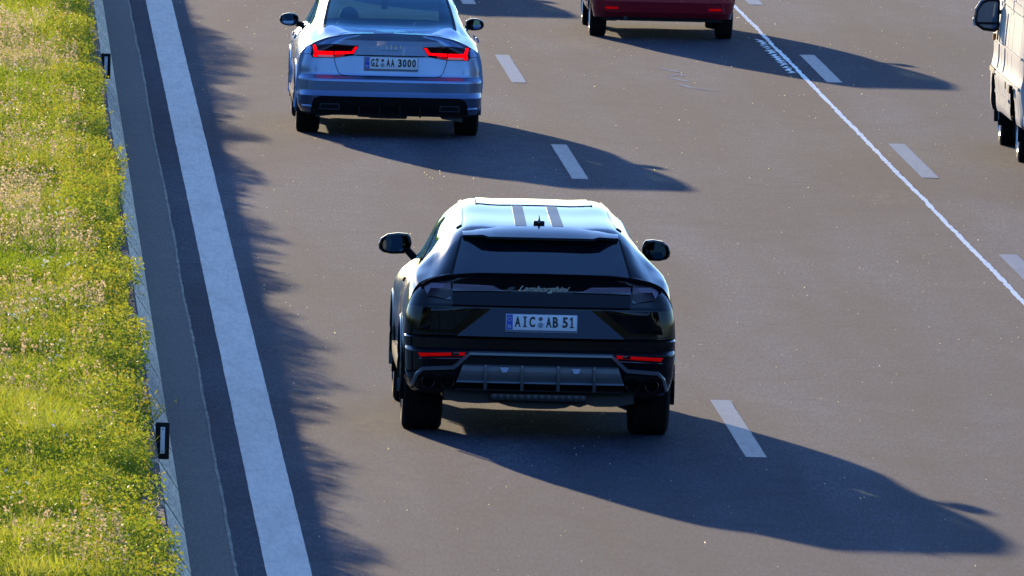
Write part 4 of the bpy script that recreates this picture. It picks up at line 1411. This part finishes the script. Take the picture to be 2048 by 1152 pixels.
# ================================================================== silver saloon
def saloon(label, loc, plates=True, detailed=True):
    T = thing('silver_saloon', label, 'car', loc)
    L = Loft([
        K(-.80, 1.035, .47, 1.005, .64, .965, .775, .905, .855, .855, .908, .908, .87, .24, .66, .45),
        K(-.36, 1.052, .655, 1.040, .70, 1.00, .800, .955, .870, .875, .910, .905, .89, .20, .66, .45),
        K(.05, 1.195, .625, 1.180, .675, 1.12, .790, .985, .875, .89, .912, .905, .90, .19, .66, .45),
        K(.45, 1.335, .580, 1.318, .630, 1.27, .780, 1.00, .870, .90, .910, .905, .90, .18, .66, .45),
        K(.80, 1.400, .555, 1.382, .615, 1.325, .780, 1.00, .865, .90, .905, .90, .90, .17, .66, .45),
        K(1.35, 1.430, .540, 1.412, .610, 1.345, .785, .985, .862, .89, .905, .90, .90, .17, .66, .45),
        K(1.85, 1.420, .530, 1.402, .605, 1.335, .790, .975, .862, .88, .905, .90, .90, .17, .66, .45),
        K(2.10, 1.385, .530, 1.365, .610, 1.30, .795, .965, .865, .87, .905, .90, .90, .17, .66, .45),
        K(2.95, .985, .600, .970, .670, .955, .810, .905, .880, .84, .912, .905, .89, .17, .66, .45),
        K(3.45, .865, .570, .850, .66, .83, .79, .79, .86, .74, .90, .895, .87, .17, .60, .42),
        K(3.78, .70, .50, .69, .58, .67, .70, .64, .78, .60, .82, .82, .80, .17, .50, .38),
        K(3.85, .55, .45, .54, .52, .53, .62, .51, .70, .48, .74, .74, .72, .18, .42, .34),
    ])
    W = [(-.33, .44, 0, 1.94), (.42, 2.62, 3.10, 3.92), (2.14, 2.92, 0, 1.92)]
    A = [(0, .33, .37), (2.95, .33, .37)]
    loft_body('body', L, .11, silver, T, W, A)
    loft_patch('rear_window', L, -.345, .45, 0, 1.955, .003, .007, tint_glass, T, both=True, ny=14, nu=9)
    loft_patch('windscreen', L, 2.13, 2.93, 0, 1.93, .003, .007, side_glass, T, both=True, ny=10, nu=8)
    for s in (-1, 1):
        loft_patch('side_window', L, .41, 2.63, 3.09, 3.93, .003, .007, side_glass, T, s, 22, 6)
        loft_patch('window_pillar', L, 1.36, 1.44, 3.09, 3.93, .006, .01, black_gloss, T, s, 3, 5)
        loft_patch('chrome_window_trim', L, .38, 2.66, 3.93, 4.0, .008, .01, chrome, T, s, 20, 3)
        for yy in (.86, 1.86):
            loft_patch('door_handle', L, yy, yy + .21, 5.0, 5.18, .045, .02, silver, T, s, 6, 4)
        for y0 in (1.40, .42, 2.45):
            loft_patch('door_seam', L, y0 - .004, y0 + .004, 4.05, 7.5, .0012, .003, black_matte, T, s, 2, 12)
        loft_patch('sill_trim', L, .45, 2.5, 7.5, 8.2, .015, .03, black_matte, T, s, 10, 4)
        loft_patch('window_rubber', L, -.345, .45, 1.90, 2.0, .006, .009, black_matte, T, s, 12, 3)
    F = Fascia([(.24, -.98), (.32, -1.04), (.410, -1.085), (.440, -1.060), (.460, -1.047), (.555, -1.053), (.575, -1.046), (.612, -.990), (.63, -.985), (.80, -.968), (.806, -.968), (.812, -.985), (.90, -.982), (.955, -.981), (.975, -.983), (1.012, -.986), (1.03, -.975)],
               [(.24, .862), (.30, .895), (.45, .908), (.66, .911), (.75, .898), (.868, .852), (.912, .765), (.975, .640), (1.010, .50), (1.03, .40)], .07, .20)
    fascia_shell('rear_bumper', F, .24, .604, silver, T)
    fascia_shell('tailgate', F, .606, 1.022, silver, T)
    O, I = [], []
    zt = lambda x: float(pchip([0, .345, .44, .614, .74, .80], [1.028, 1.018, 1.010, .975, .925, .89], abs(x)))
    for t in np.linspace(0, 1, 6):
        ro, ri = [], []
        for x in np.linspace(-.79, .79, 37):
            yb = F.y(x * .97, min(zt(x) - .006, 1.02)) - .006
            yf = -.60
            y = yf + (yb - yf) * t
            z = zt(x) + .010 * (1 - t) * (1 - (abs(x) / .8) ** 2) + .002
            ro.append((x, y, z)); ri.append((x, y + .01, z - .02))
        O.append(ro); I.append(ri)
    slab_from_grid('boot_lip', np.array(O), np.array(I), silver, T, 35)
    # boot lid outline as a recessed groove drawn proud
    gv = [(-.556, .778), (-.540, .72), (-.515, .648), (-.495, .622), (-.464, .611), (-.40, .607)]
    ribbon('boot_seam', F, gv + [(-x, z) for x, z in gv[::-1]], .007, .0015, .004, black_matte, T, 5)
    ribbon('boot_crease', F, [(-.335, .809), (.335, .809)], .012, .002, .004, black_matte, T, 16)
    sym = lambda p: [(-x, z) for x, z in p]
    for s, f in ((1, lambda p: p), (-1, sym)):
        o = panel('tail_light', F, f([(.372, .806), (.55, .776), (.768, .776), (.785, .80), (.772, .905), (.56, .916), (.322, .905), (.318, .895)]), .010, .03, tail_dark, T, 10, 14)
        panel('glow_strip', F, f([(.565, .806), (.720, .806), (.720, .842), (.565, .842)]), .0135, .005, tail_glow, o, 3, 6)
        panel('glow_strip', F, f([(.395, .826), (.550, .812), (.550, .843), (.385, .846)]), .0135, .005, tail_glow, o, 4, 6)
        panel('glow_strip', F, f([(.368, .826), (.400, .826), (.350, .893), (.325, .893)]), .0137, .005, tail_glow, o, 4, 3)
        panel('glow_strip', F, f([(.710, .806), (.752, .836), (.764, .895), (.738, .900), (.722, .852)]), .0137, .005, tail_glow, o, 6, 3)
        panel('glow_strip', F, f([(.722, .784), (.756, .784), (.756, .82), (.716, .82)]), .0137, .005, tail_glow, o, 3, 3)
        panel('lower_lens', F, f([(.560, .784), (.716, .784), (.716, .803), (.560, .803)]), .0132, .005, tail_dim, o, 2, 6)
        panel('lower_lens', F, f([(.47, .796), (.55, .784), (.55, .808), (.44, .818)]), .0132, .005, tail_dim, o, 2, 6)
        panel('bumper_fin', F, f([(.765, .296), (.862, .300), (.866, .316), (.768, .314)]), .03, .03, silver, T, 3, 5, offtop=.0)
        panel('exhaust_trim', F, f([(.485, .272), (.695, .272), (.680, .334), (.495, .334)]), .016, .02, mid_grey, T, 4, 8)
        panel('exhaust_outlet', F, f([(.497, .283), (.683, .283), (.672, .325), (.505, .325)]), .018, .02, plate_black, T, 3, 6)
    panel('diffuser', F, [(-.775, .22), (.775, .22), (.765, .32), (.745, .378), (.675, .408), (-.675, .408), (-.745, .378), (-.765, .32)], .006, .02, black_matte, T, 8, 24)
    for x in (-.3, -.1, .1, .3):
        box('rib', x - .008, x + .008, F.y(x, .3) - .02, F.y(x, .3) + .05, .21, .36, black_matte, T, .002)
    # ring emblem
    for k in range(4):
        v, fc = tube_pts([(-.066 + .044 * k + .029 * math.cos(a), F.y(0, .89) - .006, .893 + .029 * math.sin(a)) for a in np.linspace(0, 2 * math.pi, 25)[:-1]], .0045, 6, True)
        mesh_obj('ring_emblem', v, fc, chrome, T, 60)
    if plates:
        plate(T, F, 0.005, .738, 'GZ', ('AA', '3000'), .022, gap_x=(-.118, -.050, .037, .062), tilt=1)
    xs = [-.72, -.55, -.32, -.30, -.20, -.18, 0, .17, .18, .35, .50, .52, .72]
    zs = [.195, .215, .215, .200, .198, .190, .188, .190, .225, .228, .218, .195, .170]
    v = [(x, yy, z) for yy in (-.50, -.90) for x, z in zip(xs, zs)] + [(x, yy, .30) for yy in (-.50, -.90) for x in xs]
    n = len(xs)
    f = [(i, i + 1, n + i + 1, n + i) for i in range(n - 1)] + [(n + i, n + i + 1, 3 * n + i + 1, 3 * n + i) for i in range(n - 1)] + [(i, 2 * n + i, 2 * n + i + 1, i + 1) for i in range(n - 1)]
    mesh_obj('undertray', v, f, under_m, T, 20)
    sh = superell(24, 2.5)
    sh = [(a * (1.0 if a > 0 else .95), b * (.98 - .12 * max(a, 0))) for a, b in sh]
    head = (-.37, 1.35, 1.04)
    door_mirror(T, -.945, 1.95, 1.010, .098, .066, -1, sh, black_gloss, head, (-.80, 2.0, .95))
    door_mirror(T, .905, 1.95, 1.000, .094, .062, 1, sh, black_gloss, head, (.80, 2.0, .95))
    bm = bmesh.new()
    box_bm(bm, -.70, .70, 2.4, 2.9, .62, .90, .05)
    bm_obj('dashboard', bm, dash_m, T, 40)
    for x in (-.37, .37): seat(T, x, 1.15, .54, .58, 'seat', .30)
    bench = box('rear_bench', -.62, .62, .15, .5, .30, 1.00, seat_m, T, .06)
    for x in (-.38, .38): box('headrest', x - .13, x + .13, .16, .26, .98, 1.09, seat_m, bench, .03)
    box('parcel_shelf', -.62, .62, -.33, .2, .96, .985, seat_m, T, .01)
    box('interior_mirror', -.11, .11, 1.98, 2.01, 1.27, 1.33, black_matte, T, .012)
    box('air_freshener', -.03, .03, 1.97, 1.985, 1.13, 1.23, black_matte, T, .012)
    four_wheels(T, 2.95, .90, .345, .235)
    for yy in (0, 2.95): arch_liner(T, yy, .33, .37, .55, .87)
    for s in (-1, 1):
        for yy in (0, 2.95):
            pts = [(s * .906, yy + .378 * math.cos(a), .33 + .378 * math.sin(a)) for a in np.linspace(-.3, math.pi + .3, 24)]
            tube('wheel_arch', pts, .012, silver, T, 6)
    return T
saloon('silver saloon with both tail lights glowing red and a white licence plate', (4.155, 164.5, 0))
person((4.155 - .37, 164.5 + 1.22, .30), 'driver in a pale shirt at the wheel of the silver saloon')

saloon('second silver saloon far ahead in the left lane, shown by its shadow', (4.30, 199.2, 0), plates=False)

def hatch():
    T = thing('red_hatchback', 'dark red hatchback cut off by the top edge of the photo', 'car', (7.73, 186.1, 0))
    L = Loft([
        K(-.55, 1.30, .50, 1.285, .58, 1.22, .72, .98, .78, .84, .80, .80, .77, .24, .60, .42),
        K(-.42, 1.42, .50, 1.405, .58, 1.33, .74, .99, .79, .84, .805, .80, .77, .22, .60, .42),
        K(.20, 1.49, .50, 1.472, .58, 1.40, .75, .99, .80, .84, .81, .805, .79, .18, .60, .42),
        K(1.20, 1.51, .50, 1.49, .58, 1.41, .76, .98, .80, .84, .81, .805, .79, .18, .60, .42),
        K(1.70, 1.47, .50, 1.45, .58, 1.37, .76, .97, .80, .84, .81, .805, .79, .18, .60, .42),
        K(2.55, 1.03, .54, 1.015, .62, .99, .74, .93, .79, .82, .81, .80, .78, .18, .60, .42),
        K(3.10, .88, .50, .86, .58, .84, .70, .79, .76, .70, .79, .78, .76, .18, .58, .42),
        K(3.35, .62, .42, .60, .50, .58, .60, .55, .66, .50, .70, .70, .68, .20, .42, .34),
    ])
    W = [(-.2, 2.25, 3.10, 3.90), (1.75, 2.52, 0, 1.9)]
    loft_body('body', L, .12, red_paint, T, W, [(0, .31, .345), (2.55, .31, .345)])
    loft_patch('windscreen', L, 1.74, 2.53, 0, 1.92, .003, .008, side_glass, T, both=True, ny=8, nu=7)
    for s in (-1, 1):
        loft_patch('side_window', L, -.21, 2.26, 3.09, 3.91, .003, .008, side_glass, T, s, 16, 5)
        loft_patch('door_seam', L, 1.15, 1.158, 4.05, 7.5, .0012, .003, black_matte, T, s, 2, 10)
    F = Fascia([(.235, -.66), (.30, -.72), (.42, -.75), (.52, -.75), (.54, -.70), (.80, -.68), (.98, -.66), (1.36, -.50)],
               [(.235, .765), (.35, .79), (.55, .80), (.84, .785), (.98, .73), (1.20, .62), (1.36, .52)], .07, .16)
    fascia_shell('rear_bumper', F, .235, .535, red_paint, T)
    fascia_shell('tailgate', F, .538, 1.36, red_paint, T)
    panel('rear_window', F, [(-.58, 1.0), (.58, 1.0), (.50, 1.30), (-.50, 1.30)], .006, .01, privacy, T, 6, 14)
    sym = lambda p: [(-x, z) for x, z in p]
    for s, f in ((1, lambda p: p), (-1, sym)):
        panel('reflector', F, f([(.500, .340), (.515, .334), (.635, .332), (.648, .346), (.64, .356), (.510, .354)]), .010, .015, refl_red, T, 4, 8)
        panel('tail_light', F, f([(.60, .80), (.76, .80), (.70, 1.02), (.60, 1.02)]), .010, .02, tail_dim, T, 5, 5)
    ribbon('bumper_crease', F, [(-.70, .415), (.70, .415)], .010, .004, .01, red_paint, T, 16)
    panel('rear_valance', F, [(-.66, .205), (.66, .205), (.70, .245), (-.70, .245)], .0, .03, black_matte, T, 3, 12)
    plate(T, F, 0, .70, '', ('', ''), .012, gap_x=(-.04, .03, .12, .15)) if False else None
    box('undertray', -.50, .50, -.60, -.2, .20, .26, under_m, T, .01)
    tube('exhaust_pipe', [(-.42, -.70, .235), (-.42, -.45, .25)], .022, under_m, T, 10)
    sh = superell(20, 2.5)
    door_mirror(T, -.92, 1.72, 1.00, .085, .06, -1, sh, red_paint, None, (-.78, 1.75, .95))
    door_mirror(T, .92, 1.72, 1.00, .085, .06, 1, sh, red_paint, None, (.78, 1.75, .95))
    for x in (-.34, .34): seat(T, x, .95, .48, .58, 'seat', .32)
    box('rear_bench', -.55, .55, .0, .4, .32, .98, seat_m, T, .06)
    four_wheels(T, 2.55, .80, .305, .19)
    for yy in (0, 2.55): arch_liner(T, yy, .31, .345, .5, .77)
    return T
hatch()

dark_mirror = mat('dark_mirror_glass', (.10, .16, .26), .04, 1.0)

def van():
    """the left flank of a high-roofed cream van"""
    T = thing('cream_van', 'cream white high van at the right edge with big black mirror on two arms', 'van', (11.13, 161.85, 0))
    WB = 3.05
    def V(y, zt, tw, rw, rz, bw, sw, lw, zb, slw=None):
        slw = slw or lw
        return (y, [(0, zt), (.5 * tw, zt - .01), (tw, zt - .03), (rw, rz), (bw, 1.45), (sw, 1.04), (sw + .004, .86), (sw + .022, .76), (lw, .56), (lw - .02, zb + .02), (.5, zb), (0, zb)])
    L = Loft([V(-1.05, 2.35, .70, .80, 2.25, .90, .93, .93, .42), V(-.9, 2.38, .72, .82, 2.27, .915, .945, .95, .36), V(0, 2.40, .72, .83, 2.28, .92, .95, .965, .36),
              V(2.0, 2.40, .72, .83, 2.28, .915, .95, .965, .36), V(2.6, 2.36, .70, .80, 2.2, .91, .95, .965, .34), V(3.0, 2.10, .64, .74, 1.98, .895, .945, .965, .34),
              V(3.5, 1.60, .66, .76, 1.55, .87, .94, .965, .32), V(3.8, 1.12, .66, .74, 1.11, .80, .92, .94, .30), V(3.95, .95, .60, .66, .94, .72, .84, .86, .32)])
    W = [(1.15, 1.95, 3.12, 3.88), (2.25, 2.95, 3.12, 3.88), (2.62, 3.45, 0, 1.9)]
    loft_body('body', L, .14, cream, T, W, [(0, .36, .40), (WB, .36, .40)])
    loft_patch('windscreen', L, 2.60, 3.47, 0, 1.93, .003, .01, side_glass, T, both=True, ny=8, nu=6)
    for s in (-1, 1):
        for (a, b) in ((1.14, 1.96), (2.24, 2.96)):
            loft_patch('side_window', L, a, b, 3.11, 3.89, .004, .01, privacy, T, s, 8, 5)
        for (a, b) in ((-.9, .50), (.62, 1.96), (2.2, 3.1)):
            loft_patch('waist_moulding', L, a, b, 3.90, 4.0, .022, .03, cream, T, s, 8, 4)
            loft_patch('waist_moulding', L, a, b, 4.03, 4.12, .016, .03, cream, T, s, 8, 4)
        loft_patch('side_rail', L, -.95, 3.1, 4.97, 5.03, .014, .02, cream, T, s, 20, 3)
        loft_patch('rub_strip', L, -.95, 2.6, 6.98, 7.12, .014, .02, cream, T, s, 14, 3)
        loft_patch('sill_strip', L, .45, 2.6, 7.9, 8.06, .016, .02, cream, T, s, 10, 3)
        loft_patch('rub_strip', L, 2.65, 3.5, 6.9, 7.2, .018, .02, black_matte, T, s, 6, 3)
        for y0 in (.56, 1.18, 2.10, -.75):
            loft_patch('door_seam', L, y0 - .02, y0 + .02, 3.0, 8.4, .0015, .004, seam_m, T, s, 2, 18)
        for y0 in (1.62, 2.55):
            loft_patch('panel_rib', L, y0 - .06, y0 + .06, 4.2, 6.7, .010, .014, cream, T, s, 4, 10)
        loft_patch('slot_vent', L, .96, 1.06, 7.05, 7.5, .006, .01, black_matte, T, s, 3, 4)
        loft_patch('door_handle', L, -.32, -.10, 7.05, 7.4, .05, .03, black_matte, T, s, 4, 4)
        loft_patch('headlight', L, 2.85, 3.05, 4.55, 5.0, .012, .02, black_matte, T, s, 4, 4)
        loft_patch('side_indicator', L, 3.1, 3.25, 4.85, 5.05, .035, .04, amber, T, s, 3, 3)
        # twin-arm mirror
        cx = s * 1.065
        sh = [(-1.0, .85), (-.8, 1.0), (-.1, .97), (.45, .78), (.85, .3), (1.0, -.25), (.92, -.62), (.3, -.92), (-.62, -1.0), (-.95, -.82)]
        mo = door_mirror(T, cx, 2.70, 1.30, .125, .168, s, sh, black_matte, None, None)
        mo.children[0].data.materials[0] = dark_mirror
        box('mirror_divider', min(cx - s * .12, cx + s * .11), max(cx - s * .12, cx + s * .11), 2.690, 2.708, 1.205, 1.228, black_matte, mo, .003)
        tube('mirror_arm', [(s * .86, 2.76, 1.33), (cx - s * .09, 2.74, 1.33)], .022, black_matte, mo, 8)
        tube('mirror_arm', [(s * .86, 2.76, 1.20), (cx - s * .09, 2.74, 1.20)], .022, black_matte, mo, 8)
        pts = [(cx + s * .128 * a, 2.70 + .06, 1.30 + .175 * b) for a, b in sh[2:7]]
        tube('mirror_shell_edge', pts, .016, cream, mo, 6)
    box('rear_door', -.84, .84, -1.07, -1.045, .50, 2.2, cream, T, .02)
    box('rear_bumper', -.92, .92, -1.14, -1.0, .38, .52, dark_grey, T, .03)
    for s in (-1, 1): box('tail_light', s * .86 - .05, s * .86 + .05, -1.085, -1.05, .75, 1.15, tail_dim, T, .01)
    box('undertray', -.7, .7, -.9, 3.6, .28, .34, under_m, T, .01)
    four_wheels(T, WB, .91, .345, .21)
    for yy in (0, WB): arch_liner(T, yy, .36, .40, .55, .93)
    return T
seam_m = mat('grey_seam', (.30, .28, .26), .7)
van()

# ------------------------------------------------------------------ woodland behind the viewer (mirrored in the paint)
def woodland():
    r = np.random.default_rng(99)
    V, T = [], []
    ico = bmesh.new(); bmesh.ops.create_icosphere(ico, subdivisions=2, radius=1)
    iv = np.array([v.co[:] for v in ico.verts]); itr = np.array([[v.index for v in f.verts] for f in ico.faces]); ico.free()
    n = 0
    rows = [(x, -105 - 18 * r.random(), r.uniform(17, 25)) for x in np.arange(-150, 170, 6.5)] + [(x, -130 - 18 * r.random(), r.uniform(22, 30)) for x in np.arange(-180, 200, 8)]
    rows += [(sx + r.uniform(-3, 3), y, r.uniform(9, 15)) for sx in (-34, 40) for y in np.arange(-100, 96, 6.5)]
    for (x, y, h) in rows:
        for q in range(3):
            c = np.array([x + r.normal(0, 2.5), y + r.normal(0, 2), h * (.45 + .2 * q)])
            rad = h * .28 * r.uniform(.7, 1.1)
            p = iv * rad * np.array([1, 1, 1.15]) * (1 + r.normal(0, .16, (len(iv), 1))) + c
            V.append(p); T.append(itr + n); n += len(iv)
    V = np.concatenate(V); T = np.concatenate(T)
    m = speckled('dark_foliage', (.012, .02, .006), (.03, .045, .012), (.06, .075, .02), .95, .2, 2., .3, (1, 1, 1))
    o = raw_mesh('woodland', V, T, np.zeros(len(V)), m, 'stuff')
woodland()
